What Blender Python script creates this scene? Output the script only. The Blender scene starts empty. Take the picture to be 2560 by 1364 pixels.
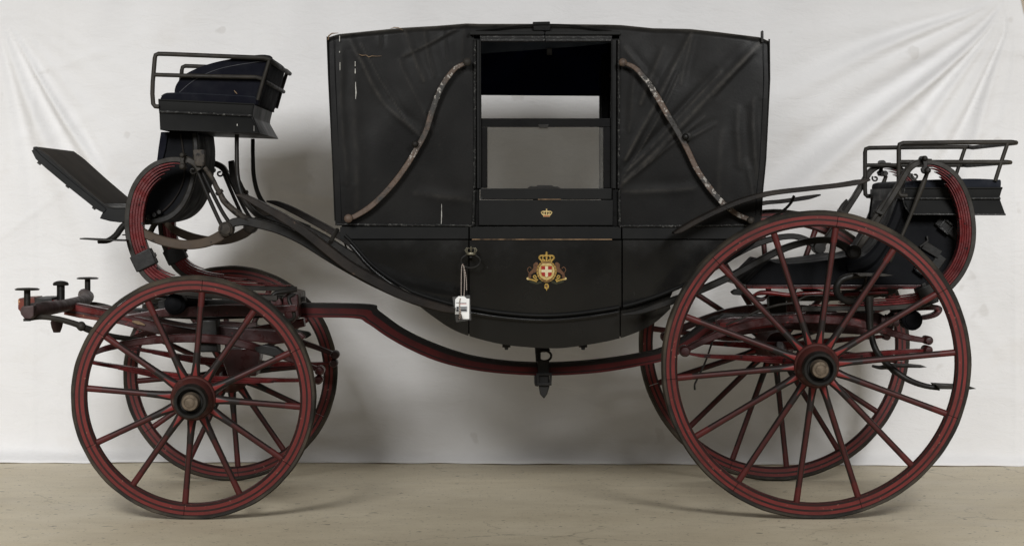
import bpy, bmesh, math, random
import numpy as np
from mathutils import Vector, Matrix
random.seed(7)
R = math.radians
sc = bpy.context.scene

# ------------------------------------------------------------------ camera, world, lamps, exposure
CAM_D, CAM_Z, PPM = 10.0, 1.24, 640.0        # camera distance to the near wheels, height, photo pixels per metre there
PX0, PY0 = 1210.0, 505.0                     # where the optical axis meets the photograph
cam = bpy.data.cameras.new('camera'); camo = bpy.data.objects.new('camera', cam)
sc.collection.objects.link(camo); sc.camera = camo
camo.location = (0, -CAM_D, CAM_Z); camo.rotation_euler = (R(90), 0, 0)
cam.sensor_width = 36; cam.lens = 36 * PPM * CAM_D / 2560
cam.shift_x = (1280 - PX0) / 2560; cam.shift_y = (PY0 - 682) / 2560
cam.clip_end = 200
w = bpy.data.worlds.new('World'); sc.world = w; w.use_nodes = True
w.node_tree.nodes['Background'].inputs[0].default_value = (1.0, 0.94, 0.84, 1)
w.node_tree.nodes['Background'].inputs[1].default_value = 0.165

def lamp(name, loc, target, size, power, col=(1, 0.998, 0.995), sy=None, spread=180):
    l = bpy.data.lights.new(name, 'AREA'); l.shape = 'RECTANGLE'
    l.size = size; l.size_y = sy or size; l.energy = power; l.color = col; l.spread = R(spread)
    o = bpy.data.objects.new(name, l); sc.collection.objects.link(o)
    o.location = loc
    o.rotation_euler = (Vector(target) - Vector(loc)).to_track_quat('-Z', 'Y').to_euler()
    return o
lamp('studio_lamp_left', (-2.5, -6.6, 3.9), (-3.3, 1.8, 0.75), 1.7, 113, spread=66)
lamp('studio_lamp_right', (2.7, -6.6, 3.9), (3.3, 1.8, 0.75), 1.7, 99, spread=66)
vs = sc.view_settings
vs.view_transform = 'Standard'; vs.look = 'None'; vs.exposure = 0.0; vs.gamma = 1.0
sc.render.engine = 'CYCLES'

# ------------------------------------------------------------------ pixel <-> metre
YC2 = 1.44                                   # carriage is symmetric about y = 0.72
def sd(y): return (CAM_D + y) / CAM_D
def W(px, py, y):
    k = sd(y) / PPM
    return Vector(((px - PX0) * k, y, CAM_Z - (py - PY0) * k))
def mm(px, y=0.2): return px * sd(y) / PPM   # pixels -> metres at a depth

# ------------------------------------------------------------------ materials
def nodes(name):
    m = bpy.data.materials.new(name); m.use_nodes = True
    nt = m.node_tree; b = nt.nodes['Principled BSDF']
    return m, nt, b
def N(nt, t, **kw):
    n = nt.nodes.new(t)
    for k, v in kw.items():
        if k in n.inputs.keys() if isinstance(k, str) else False: n.inputs[k].default_value = v
        else: setattr(n, k, v)
    return n
def L(nt, a, b): nt.links.new(a, b)
def ramp(nt, fac, stops, interp='LINEAR'):
    r = nt.nodes.new('ShaderNodeValToRGB'); r.color_ramp.interpolation = interp
    e = r.color_ramp.elements
    while len(e) < len(stops): e.new(0.5)
    for i, (p, c) in enumerate(stops):
        e[i].position = p; e[i].color = (*c, 1) if len(c) == 3 else c
    L(nt, fac, r.inputs[0]); return r.outputs[0]
def noise(nt, scale, detail=4, rough=0.55, vec=None, dist=0.0):
    n = nt.nodes.new('ShaderNodeTexNoise'); n.inputs['Scale'].default_value = scale
    n.inputs['Detail'].default_value = detail; n.inputs['Roughness'].default_value = rough
    n.inputs['Distortion'].default_value = dist
    if vec is not None: L(nt, vec, n.inputs['Vector'])
    return n.outputs['Fac']
def objco(nt): return nt.nodes.new('ShaderNodeTexCoord').outputs['Object']
def math_(nt, op, a, b=None, clamp=False):
    n = nt.nodes.new('ShaderNodeMath'); n.operation = op; n.use_clamp = clamp
    for i, v in enumerate((a, b)):
        if v is None: continue
        if isinstance(v, (int, float)): n.inputs[i].default_value = v
        else: L(nt, v, n.inputs[i])
    return n.outputs[0]
def mixc(nt, fac, a, b):
    n = nt.nodes.new('ShaderNodeMix'); n.data_type = 'RGBA'
    for sock, v in ((n.inputs[0], fac), (n.inputs[6], a), (n.inputs[7], b)):
        if isinstance(v, (int, float)): sock.default_value = v
        elif isinstance(v, tuple): sock.default_value = (*v, 1)
        else: L(nt, v, sock)
    return n.outputs[2]
def bump(nt, b, h, strength=0.3, dist=0.002):
    n = nt.nodes.new('ShaderNodeBump'); n.inputs['Strength'].default_value = strength
    n.inputs['Distance'].default_value = dist; L(nt, h, n.inputs['Height']); L(nt, n.outputs[0], b.inputs['Normal'])

def worn(name, c1, c2, rough=0.4, scale=14, lo=0.45, hi=0.75, chip=None, chip_t=0.70, chip_s=60, bs=0.15, bscale=90, metal=0.0, rvar=0.15, spec=0.22):
    """paint or metal with soft dirt (c1 -> c2) and optional sharp chips"""
    m, nt, b = nodes(name); v = objco(nt)
    col = ramp(nt, noise(nt, scale, 5, 0.6, v), [(lo, c1), (hi, c2)])
    if chip is not None:
        f = ramp(nt, noise(nt, chip_s, 6, 0.65, v), [(chip_t, (0, 0, 0)), (chip_t + 0.03, (1, 1, 1))])
        col = mixc(nt, f, col, chip)
    L(nt, col, b.inputs['Base Color'])
    rr = ramp(nt, noise(nt, scale * 2.3, 4, 0.6, v), [(0.3, (rough - rvar,) * 3), (0.7, (rough + rvar,) * 3)])
    L(nt, rr, b.inputs['Roughness']); b.inputs['Metallic'].default_value = metal; b.inputs['Specular IOR Level'].default_value = spec
    bump(nt, b, noise(nt, bscale, 5, 0.6, v), bs)
    return m

M = {}
M['lacquer'] = worn('black_lacquer', (0.0066, 0.0068, 0.0068), (0.0110, 0.0107, 0.0100), 0.22, 3.5, 0.35, 0.75, chip=(0.024, 0.024, 0.022), chip_t=0.70, chip_s=24, rvar=0.09, bs=0.08, bscale=30, spec=0.4)
M['panel'] = worn('black_panel_paint', (0.0066, 0.0069, 0.0069), (0.0114, 0.0114, 0.0108), 0.5, 4, 0.35, 0.75, rvar=0.08, chip=(0.05, 0.05, 0.047), chip_t=0.72, chip_s=35, bs=0.08, bscale=40, spec=0.12)
M['bead'] = worn('scuffed_black_bead', (0.0080, 0.0080, 0.0080), (0.020, 0.020, 0.0195), 0.4, 20, 0.4, 0.7, chip=(0.085, 0.085, 0.08), chip_t=0.57, chip_s=120, bs=0.3)
M['iron'] = worn('black_iron', (0.0072, 0.0069, 0.0063), (0.0180, 0.0156, 0.0126), 0.5, 12, 0.4, 0.75, chip=(0.09, 0.075, 0.06), chip_t=0.70, chip_s=80, bs=0.25)
M['iron_dusty'] = worn('dusty_black_iron', (0.0132, 0.0120, 0.0102), (0.0330, 0.0288, 0.0234), 0.6, 9, 0.35, 0.7, chip=(0.13, 0.11, 0.09), chip_t=0.70, chip_s=70, bs=0.3)
M['iron_bare'] = worn('bare_worn_iron', (0.026, 0.0225, 0.019), (0.060, 0.050, 0.040), 0.6, 16, 0.35, 0.65, chip=(0.010, 0.009, 0.008), chip_t=0.54, chip_s=45, bs=0.4, metal=0.1, spec=0.2)
M['wing'] = worn('mudguard_leather', (0.010, 0.0085, 0.0075), (0.026, 0.020, 0.016), 0.5, 6, 0.4, 0.7, chip=(0.075, 0.052, 0.038), chip_t=0.66, chip_s=40, bs=0.35, spec=0.15)
M['joint'] = None
M['red'] = worn('red_paint', (0.125, 0.013, 0.012), (0.055, 0.010, 0.009), 0.36, 9, 0.4, 0.7, chip=(0.02, 0.010, 0.010), chip_t=0.60, chip_s=30, bs=0.25)
M['red_leaf'] = worn('red_spring_paint', (0.105, 0.012, 0.012), (0.045, 0.009, 0.010), 0.30, 12, 0.38, 0.72, chip=(0.016, 0.009, 0.009), chip_t=0.60, chip_s=28, bs=0.4, bscale=55, spec=0.22)
M['maroon'] = worn('dark_red_paint', (0.040, 0.008, 0.008), (0.016, 0.007, 0.007), 0.34, 9, 0.4, 0.75, chip=(0.10, 0.014, 0.013), chip_t=0.64, chip_s=26, bs=0.3, spec=0.35)
M['tyre'] = worn('worn_tyre', (0.0168, 0.0150, 0.0126), (0.0720, 0.0570, 0.0408), 0.75, 4.5, 0.42, 0.68, chip=(0.16, 0.13, 0.10), chip_t=0.68, chip_s=90, bs=0.4)
M['navy'] = worn('navy_cloth', (0.0042, 0.0046, 0.0080), (0.0066, 0.0070, 0.0110), 0.85, 8, 0.35, 0.75, bs=0.25, bscale=300, spec=0.1)
M['blind'] = worn('navy_blind_cloth', (0.016, 0.023, 0.085), (0.024, 0.032, 0.10), 0.85, 8, 0.35, 0.75, bs=0.25, bscale=300, spec=0.1)
M['ebony'] = worn('ebonised_window_wood', (0.0032, 0.0032, 0.0032), (0.0055, 0.0052, 0.005), 0.45, 8, 0.35, 0.75, chip=(0.03, 0.024, 0.02), chip_t=0.74, chip_s=40, spec=0.08)
M['lining'] = worn('faded_navy_lining', (0.075, 0.095, 0.135), (0.12, 0.145, 0.19), 0.85, 8, 0.35, 0.75, bs=0.25, bscale=300, spec=0.1)
M['navy_light'] = worn('navy_cloth_faded', (0.0065, 0.0080, 0.0130), (0.0110, 0.0130, 0.0180), 0.85, 8, 0.35, 0.75, bs=0.25, bscale=300)
M['piping'] = worn('grey_piping', (0.06, 0.062, 0.068), (0.12, 0.12, 0.125), 0.6, 30)
M['boot'] = worn('black_boot_leather', (0.0055, 0.0058, 0.0068), (0.0090, 0.0093, 0.0105), 0.55, 5, 0.35, 0.75, bs=0.15, bscale=60, spec=0.03)
M['brown_leather'] = worn('brown_leather_strap', (0.075, 0.056, 0.041), (0.040, 0.031, 0.025), 0.6, 8, 0.35, 0.75, chip=(0.018, 0.016, 0.014), chip_t=0.62, chip_s=25, bs=0.4, spec=0.15)
M['black_leather'] = worn('black_leather_strap', (0.0078, 0.0078, 0.0078), (0.0180, 0.0168, 0.0150), 0.5, 10, 0.4, 0.75, bs=0.3)
M['wood_worn'] = worn('worn_red_wood', (0.13, 0.03, 0.018), (0.05, 0.012, 0.01), 0.5, 16, 0.4, 0.65, chip=(0.42, 0.22, 0.10), chip_t=0.60, chip_s=22, bs=0.4)
M['mauve'] = worn('dusty_maroon_paint', (0.0385, 0.0196, 0.0196), (0.0630, 0.0455, 0.0434), 0.55, 10, 0.35, 0.7, chip=(0.03, 0.01, 0.01), chip_t=0.62, chip_s=30, bs=0.3)
M['hub'] = worn('hub_red_brown', (0.055, 0.015, 0.012), (0.030, 0.011, 0.010), 0.5, 10, 0.4, 0.75, chip=(0.15, 0.09, 0.06), chip_t=0.71, chip_s=60, bs=0.3)
M['brass'] = worn('tarnished_brass_cap', (0.17, 0.135, 0.10), (0.095, 0.075, 0.055), 0.42, 40, 0.4, 0.7, metal=0.5, bs=0.5)
M['drip'] = worn('white_paint_drip', (0.5, 0.49, 0.45), (0.20, 0.195, 0.18), 0.6, 60, 0.4, 0.7)
M['tear'] = worn('torn_leather_edge', (0.22, 0.15, 0.09), (0.10, 0.07, 0.045), 0.8, 40)
M['gold'] = worn('gold_leaf_paint', (0.50, 0.33, 0.085), (0.30, 0.19, 0.045), 0.55, 160, 0.35, 0.65, chip=(0.07, 0.042, 0.016), chip_t=0.58, chip_s=260, bs=0.1)
M['gold_pale'] = worn('pale_gold_paint', (0.60, 0.47, 0.22), (0.45, 0.33, 0.13), 0.55, 160, 0.35, 0.65)
M['crest_red'] = worn('crest_red_paint', (0.34, 0.03, 0.025), (0.24, 0.02, 0.02), 0.5, 60)
M['crest_white'] = worn('crest_white_paint', (0.66, 0.58, 0.38), (0.55, 0.48, 0.30), 0.5, 60)
M['lion'] = worn('crest_lion_brown', (0.13, 0.065, 0.035), (0.05, 0.026, 0.016), 0.55, 120)
M['leafgreen'] = worn('crest_dark_leaves', (0.035, 0.036, 0.02), (0.02, 0.02, 0.012), 0.6, 80)
M['copper'] = worn('worn_copper_line', (0.26, 0.17, 0.10), (0.05, 0.035, 0.025), 0.5, 18, 0.40, 0.62)
M['pewter'] = worn('pewter_crown', (0.24, 0.22, 0.16), (0.10, 0.092, 0.07), 0.4, 90, metal=0.6)
M['paper'] = worn('white_card', (0.86, 0.86, 0.84), (0.80, 0.80, 0.78), 0.7, 30)
M['print_grey'] = worn('grey_label_print', (0.30, 0.31, 0.32), (0.26, 0.27, 0.28), 0.7, 30)
M['print_black'] = worn('black_label_print', (0.02, 0.02, 0.02), (0.03, 0.03, 0.03), 0.7, 30)
M['print_red'] = worn('red_label_print', (0.5, 0.06, 0.05), (0.4, 0.05, 0.05), 0.7, 30)

def mat_cord():
    m, nt, b = nodes('twisted_red_white_cord'); v = objco(nt)
    wv = nt.nodes.new('ShaderNodeTexWave'); wv.bands_direction = 'DIAGONAL'; wv.inputs['Scale'].default_value = 75
    L(nt, v, wv.inputs['Vector'])
    L(nt, ramp(nt, wv.outputs['Fac'], [(0.35, (0.60, 0.55, 0.48)), (0.6, (0.10, 0.045, 0.04))]), b.inputs['Base Color'])
    b.inputs['Roughness'].default_value = 0.9; return m
M['cord'] = mat_cord()

def mat_joint():
    m, nt, b = nodes('flaking_landau_iron'); v = objco(nt)
    a = ramp(nt, noise(nt, 7, 5, 0.65, v), [(0.47, (0.085, 0.055, 0.038)), (0.58, (0.018, 0.016, 0.0135))])
    f = ramp(nt, noise(nt, 60, 7, 0.7, v), [(0.53, (0, 0, 0)), (0.57, (1, 1, 1))])
    g = ramp(nt, noise(nt, 4.0, 3, 0.5, v), [(0.42, (0, 0, 0)), (0.55, (1, 1, 1))])
    fg = math_(nt, 'MULTIPLY', f, g)
    L(nt, mixc(nt, fg, a, (0.36, 0.34, 0.31)), b.inputs['Base Color'])
    b.inputs['Roughness'].default_value = 0.6
    bump(nt, b, f, 0.4); return m
M['joint'] = mat_joint()

def mat_hood():
    m, nt, b = nodes('hood_leather'); v = objco(nt)
    c = ramp(nt, noise(nt, 2.6, 6, 0.6, v), [(0.35, (0.0062, 0.0061, 0.0060)), (0.72, (0.0145, 0.0140, 0.0132))])
    c2 = ramp(nt, noise(nt, 26, 7, 0.7, v), [(0.60, (0, 0, 0)), (0.78, (1, 1, 1))])
    c = mixc(nt, math_(nt, 'MULTIPLY', c2, 0.22), c, (0.045, 0.041, 0.036))
    at = nt.nodes.new('ShaderNodeAttribute'); at.attribute_name = 'wear'
    wf_ = math_(nt, 'MULTIPLY', at.outputs['Fac'], ramp(nt, noise(nt, 16, 6, 0.7, v), [(0.35, (0, 0, 0)), (0.62, (1, 1, 1))]))
    c = mixc(nt, math_(nt, 'MULTIPLY', wf_, 0.85), c, (0.058, 0.053, 0.046))
    L(nt, c, b.inputs['Base Color'])
    L(nt, ramp(nt, noise(nt, 5, 5, 0.6, v), [(0.3, (0.34,) * 3), (0.7, (0.54,) * 3)]), b.inputs['Roughness']); b.inputs['Specular IOR Level'].default_value = 0.085
    bump(nt, b, noise(nt, 140, 6, 0.65, v), 0.22); return m
M['hood'] = mat_hood()

def mat_footboard():
    m, nt, b = nodes('dusty_footboard_leather'); v = objco(nt)
    c = ramp(nt, noise(nt, 4, 6, 0.6, v), [(0.3, (0.022, 0.019, 0.016)), (0.7, (0.050, 0.042, 0.034))])
    L(nt, c, b.inputs['Base Color']); b.inputs['Roughness'].default_value = 0.8; b.inputs['Specular IOR Level'].default_value = 0.05
    bump(nt, b, noise(nt, 60, 6, 0.65, v), 0.3); return m
M['footboard'] = mat_footboard()

def mat_felloe(name, Rout, red):
    """coach lining: concentric stripes on the felloes, r measured inward from the tyre"""
    m, nt, b = nodes(name); v = objco(nt)
    s = nt.nodes.new('ShaderNodeSeparateXYZ'); L(nt, v, s.inputs[0])
    r = math_(nt, 'SQRT', math_(nt, 'ADD', math_(nt, 'MULTIPLY', s.outputs[0], s.outputs[0]), math_(nt, 'MULTIPLY', s.outputs[2], s.outputs[2])))
    d = math_(nt, 'SUBTRACT', Rout, r)
    d = math_(nt, 'ADD', d, math_(nt, 'MULTIPLY', math_(nt, 'SUBTRACT', noise(nt, 30, 3, 0.5, v), 0.5), 0.0018))
    t = math_(nt, 'DIVIDE', d, 0.07)
    K = (0.010, 0.009, 0.0085); D = (0.04, 0.010, 0.009)
    col = ramp(nt, t, [(0.0, K), (0.275, red), (0.44, K), (0.55, red), (0.745, K), (0.84, D)], 'CONSTANT')
    dirt = ramp(nt, noise(nt, 11, 6, 0.65, v), [(0.36, (0, 0, 0)), (0.66, (1, 1, 1))])
    col = mixc(nt, math_(nt, 'MULTIPLY', dirt, 0.65), col, (0.05, 0.016, 0.014))
    ch = ramp(nt, noise(nt, 75, 5, 0.6, v), [(0.675, (0, 0, 0)), (0.695, (1, 1, 1))])
    col = mixc(nt, ch, col, (0.22, 0.10, 0.075))
    L(nt, col, b.inputs['Base Color']); b.inputs['Roughness'].default_value = 0.5; b.inputs['Specular IOR Level'].default_value = 0.2
    bump(nt, b, noise(nt, 70, 5, 0.6, v), 0.15); return m

def mat_spoke(name, r0, r1):
    m, nt, b = nodes(name); v = objco(nt)
    s = nt.nodes.new('ShaderNodeSeparateXYZ'); L(nt, v, s.inputs[0])
    ax = math_(nt, 'ABSOLUTE', math_(nt, 'ADD', s.outputs[0], math_(nt, 'MULTIPLY', math_(nt, 'SUBTRACT', noise(nt, 18, 3, 0.5, v), 0.5), 0.006)))
    z = s.outputs[2]
    red = (0.165, 0.017, 0.015); K = (0.016, 0.012, 0.011); Dk = (0.075, 0.014, 0.013)
    core = mixc(nt, ramp(nt, noise(nt, 13, 5, 0.6, v), [(0.35, (0, 0, 0)), (0.7, (1, 1, 1))]), (0.070, 0.013, 0.0115), (0.026, 0.010, 0.0095))
    line = ramp(nt, ax, [(0.0, (0, 0, 0)), (0.0055, (1, 1, 1))], 'CONSTANT')
    mid = mixc(nt, line, core, K)
    tip = math_(nt, 'GREATER_THAN', z, r1 - 0.062)
    c = mixc(nt, tip, mid, mixc(nt, 0.5, (0.085, 0.014, 0.013), core))
    # dagger of bright red at the foot of each spoke
    root = math_(nt, 'LESS_THAN', z, r0 + 0.10)
    wdt = math_(nt, 'MULTIPLY', math_(nt, 'SUBTRACT', r0 + 0.062, z), 0.17)
    dag = math_(nt, 'LESS_THAN', math_(nt, 'ABSOLUTE', s.outputs[0]), wdt)
    c = mixc(nt, root, c, K)
    c = mixc(nt, dag, c, (0.165, 0.022, 0.020))
    L(nt, c, b.inputs['Base Color']); b.inputs['Roughness'].default_value = 0.46; b.inputs['Specular IOR Level'].default_value = 0.25
    bump(nt, b, noise(nt, 60, 5, 0.6, v), 0.2); return m

def mat_perch():
    m, nt, b = nodes('perch_lined_paint'); 
    uv = nt.nodes.new('ShaderNodeUVMap'); s = nt.nodes.new('ShaderNodeSeparateXYZ'); L(nt, uv.outputs[0], s.inputs[0])
    v = objco(nt)
    red = mixc(nt, ramp(nt, noise(nt, 8, 5, 0.6, v), [(0.35, (0, 0, 0)), (0.7, (1, 1, 1))]), (0.085, 0.012, 0.012), (0.035, 0.009, 0.009))
    k = ramp(nt, s.outputs[1], [(0.0, (0, 0, 0)), (0.18, (1, 1, 1)), (0.27, (0, 0, 0)), (0.68, (1, 1, 1))], 'CONSTANT')
    L(nt, mixc(nt, k, red, (0.011, 0.009, 0.0085)), b.inputs['Base Color']); b.inputs['Roughness'].default_value = 0.5; b.inputs['Specular IOR Level'].default_value = 0.12
    bump(nt, b, noise(nt, 50, 5, 0.6, v), 0.15); return m
M['perch'] = mat_perch()

def mat_floor():
    m, nt, b = nodes('painted_concrete_floor'); v = objco(nt)
    mp = nt.nodes.new('ShaderNodeMapping'); mp.inputs['Scale'].default_value = (0.8, 1.15, 1); L(nt, v, mp.inputs[0]); sv = mp.outputs[0]
    c = ramp(nt, noise(nt, 1.5, 8, 0.62, sv, 0.3), [(0.30, (0.52, 0.45, 0.322)), (0.52, (0.60, 0.53, 0.39)), (0.75, (0.67, 0.60, 0.455))])
    d = ramp(nt, noise(nt, 9, 9, 0.72, sv, 0.2), [(0.46, (0, 0, 0)), (0.74, (1, 1, 1))])
    c = mixc(nt, math_(nt, 'MULTIPLY', d, 0.30), c, (0.36, 0.30, 0.215))
    e = ramp(nt, noise(nt, 60, 8, 0.7, v), [(0.42, (0, 0, 0)), (0.66, (1, 1, 1))])
    c = mixc(nt, math_(nt, 'MULTIPLY', e, 0.16), c, (0.74, 0.67, 0.54))
    # scuffs: long thin rubbed marks in two directions
    for ang, sc2 in ((8, 3.0), (-24, 2.2)):
        mq = nt.nodes.new('ShaderNodeMapping'); mq.inputs['Rotation'].default_value = (0, 0, R(ang)); mq.inputs['Scale'].default_value = (0.5, 9, 1); L(nt, v, mq.inputs[0])
        sf = ramp(nt, noise(nt, sc2, 5, 0.6, mq.outputs[0]), [(0.66, (0, 0, 0)), (0.74, (1, 1, 1))])
        c = mixc(nt, math_(nt, 'MULTIPLY', sf, 0.30), c, (0.25, 0.215, 0.16))
    # grit
    for scl, t, k in ((19, 0.70, 0.75), (48, 0.685, 0.8), (95, 0.69, 0.7)):
        sp = ramp(nt, noise(nt, scl, 2, 0.5, v), [(t, (0, 0, 0)), (t + 0.015, (1, 1, 1))])
        c = mixc(nt, math_(nt, 'MULTIPLY', sp, k), c, (0.07, 0.06, 0.045))
    # hairline cracks
    wn = nt.nodes.new('ShaderNodeTexNoise'); wn.inputs['Scale'].default_value = 6; wn.inputs['Detail'].default_value = 7; L(nt, v, wn.inputs['Vector'])
    va = nt.nodes.new('ShaderNodeVectorMath'); va.operation = 'MULTIPLY_ADD'
    L(nt, wn.outputs['Color'], va.inputs[0]); va.inputs[1].default_value = (0.30, 0.30, 0.0); L(nt, v, va.inputs[2])
    vo = nt.nodes.new('ShaderNodeTexVoronoi'); vo.feature = 'DISTANCE_TO_EDGE'; vo.inputs['Scale'].default_value = 1.15; L(nt, va.outputs[0], vo.inputs['Vector'])
    cr_ = ramp(nt, vo.outputs['Distance'], [(0.0, (1, 1, 1)), (0.0055, (0, 0, 0))])
    cm = ramp(nt, noise(nt, 0.9, 3, 0.5, v), [(0.50, (0, 0, 0)), (0.60, (1, 1, 1))])
    crk = math_(nt, 'MULTIPLY', cr_, cm)
    c = mixc(nt, math_(nt, 'MULTIPLY', crk, 0.6), c, (0.10, 0.085, 0.06))
    L(nt, c, b.inputs['Base Color'])
    L(nt, ramp(nt, noise(nt, 3, 5, 0.6, sv), [(0.3, (0.45,) * 3), (0.7, (0.65,) * 3)]), b.inputs['Roughness'])
    bump(nt, b, noise(nt, 45, 7, 0.65, v), 0.25); return m
M['floor'] = mat_floor()

def mat_cloth():
    m, nt, b = nodes('white_backdrop_cloth'); v = objco(nt)
    c = ramp(nt, noise(nt, 1.1, 5, 0.6, v), [(0.3, (0.70, 0.695, 0.695)), (0.7, (0.785, 0.785, 0.79))])
    st = ramp(nt, noise(nt, 3.2, 6, 0.6, v), [(0.62, (0, 0, 0)), (0.8, (1, 1, 1))])
    c = mixc(nt, math_(nt, 'MULTIPLY', st, 0.18), c, (0.55, 0.49, 0.41))
    dt = ramp(nt, noise(nt, 9, 2, 0.4, v), [(0.715, (0, 0, 0)), (0.76, (1, 1, 1))])
    c = mixc(nt, math_(nt, 'MULTIPLY', dt, 0.22), c, (0.40, 0.37, 0.33))
    L(nt, c, b.inputs['Base Color']); b.inputs['Roughness'].default_value = 0.9
    mp = nt.nodes.new('ShaderNodeMapping'); mp.inputs['Rotation'].default_value = (0, R(25), 0); mp.inputs['Scale'].default_value = (1, 1, 2.6); L(nt, v, mp.inputs[0])
    bump(nt, b, noise(nt, 5, 7, 0.62, mp.outputs[0], 0.5), 0.42, 0.02); return m
M['cloth'] = mat_cloth()
M['wall'] = worn('beige_wall_paint', (0.50, 0.44, 0.35), (0.56, 0.50, 0.41), 0.8, 3)

def mat_glass(name, dust, col, ior=1.45):
    m, nt, b = nodes(name); nt.nodes.remove(b); v = objco(nt)
    out = nt.nodes['Material Output']
    tr = nt.nodes.new('ShaderNodeBsdfTransparent'); tr.inputs[0].default_value = (0.93, 0.92, 0.90, 1)
    gl = nt.nodes.new('ShaderNodeBsdfGlossy'); gl.inputs['Roughness'].default_value = 0.03
    df = nt.nodes.new('ShaderNodeBsdfDiffuse'); df.inputs[0].default_value = (*col, 1)
    fr = nt.nodes.new('ShaderNodeFresnel'); fr.inputs[0].default_value = ior
    m1 = nt.nodes.new('ShaderNodeMixShader'); m2 = nt.nodes.new('ShaderNodeMixShader')
    L(nt, fr.outputs[0], m1.inputs[0]); L(nt, tr.outputs[0], m1.inputs[1]); L(nt, gl.outputs[0], m1.inputs[2])
    f = ramp(nt, noise(nt, 5, 6, 0.6, v), [(0.3, (dust * 0.6,) * 3), (0.75, (dust * 1.3,) * 3)])
    L(nt, f, m2.inputs[0]); L(nt, m1.outputs[0], m2.inputs[1]); L(nt, df.outputs[0], m2.inputs[2])
    L(nt, m2.outputs[0], out.inputs[0]); return m
M['glass'] = mat_glass('dusty_window_glass', 0.13, (0.25, 0.25, 0.24))
M['sleeve'] = mat_glass('clear_plastic_sleeve', 0.06, (0.7, 0.7, 0.7))

# ------------------------------------------------------------------ mesh building
def cr(pts, n=None, closed=False):
    """Catmull-Rom through points of any dimension"""
    P = np.array(pts, float); out = []
    m = len(P); n = n or 6
    for i in range(m - 1):
        p0 = P[i - 1] if i > 0 else 2 * P[0] - P[1]
        p1, p2 = P[i], P[i + 1]
        p3 = P[i + 2] if i + 2 < m else 2 * P[-1] - P[-2]
        for k in range(n):
            t = k / n
            out.append(0.5 * ((2 * p1) + (-p0 + p2) * t + (2 * p0 - 5 * p1 + 4 * p2 - p3) * t * t + (-p0 + 3 * p1 - 3 * p2 + p3) * t ** 3))
    out.append(P[-1]); return np.array(out)

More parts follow.
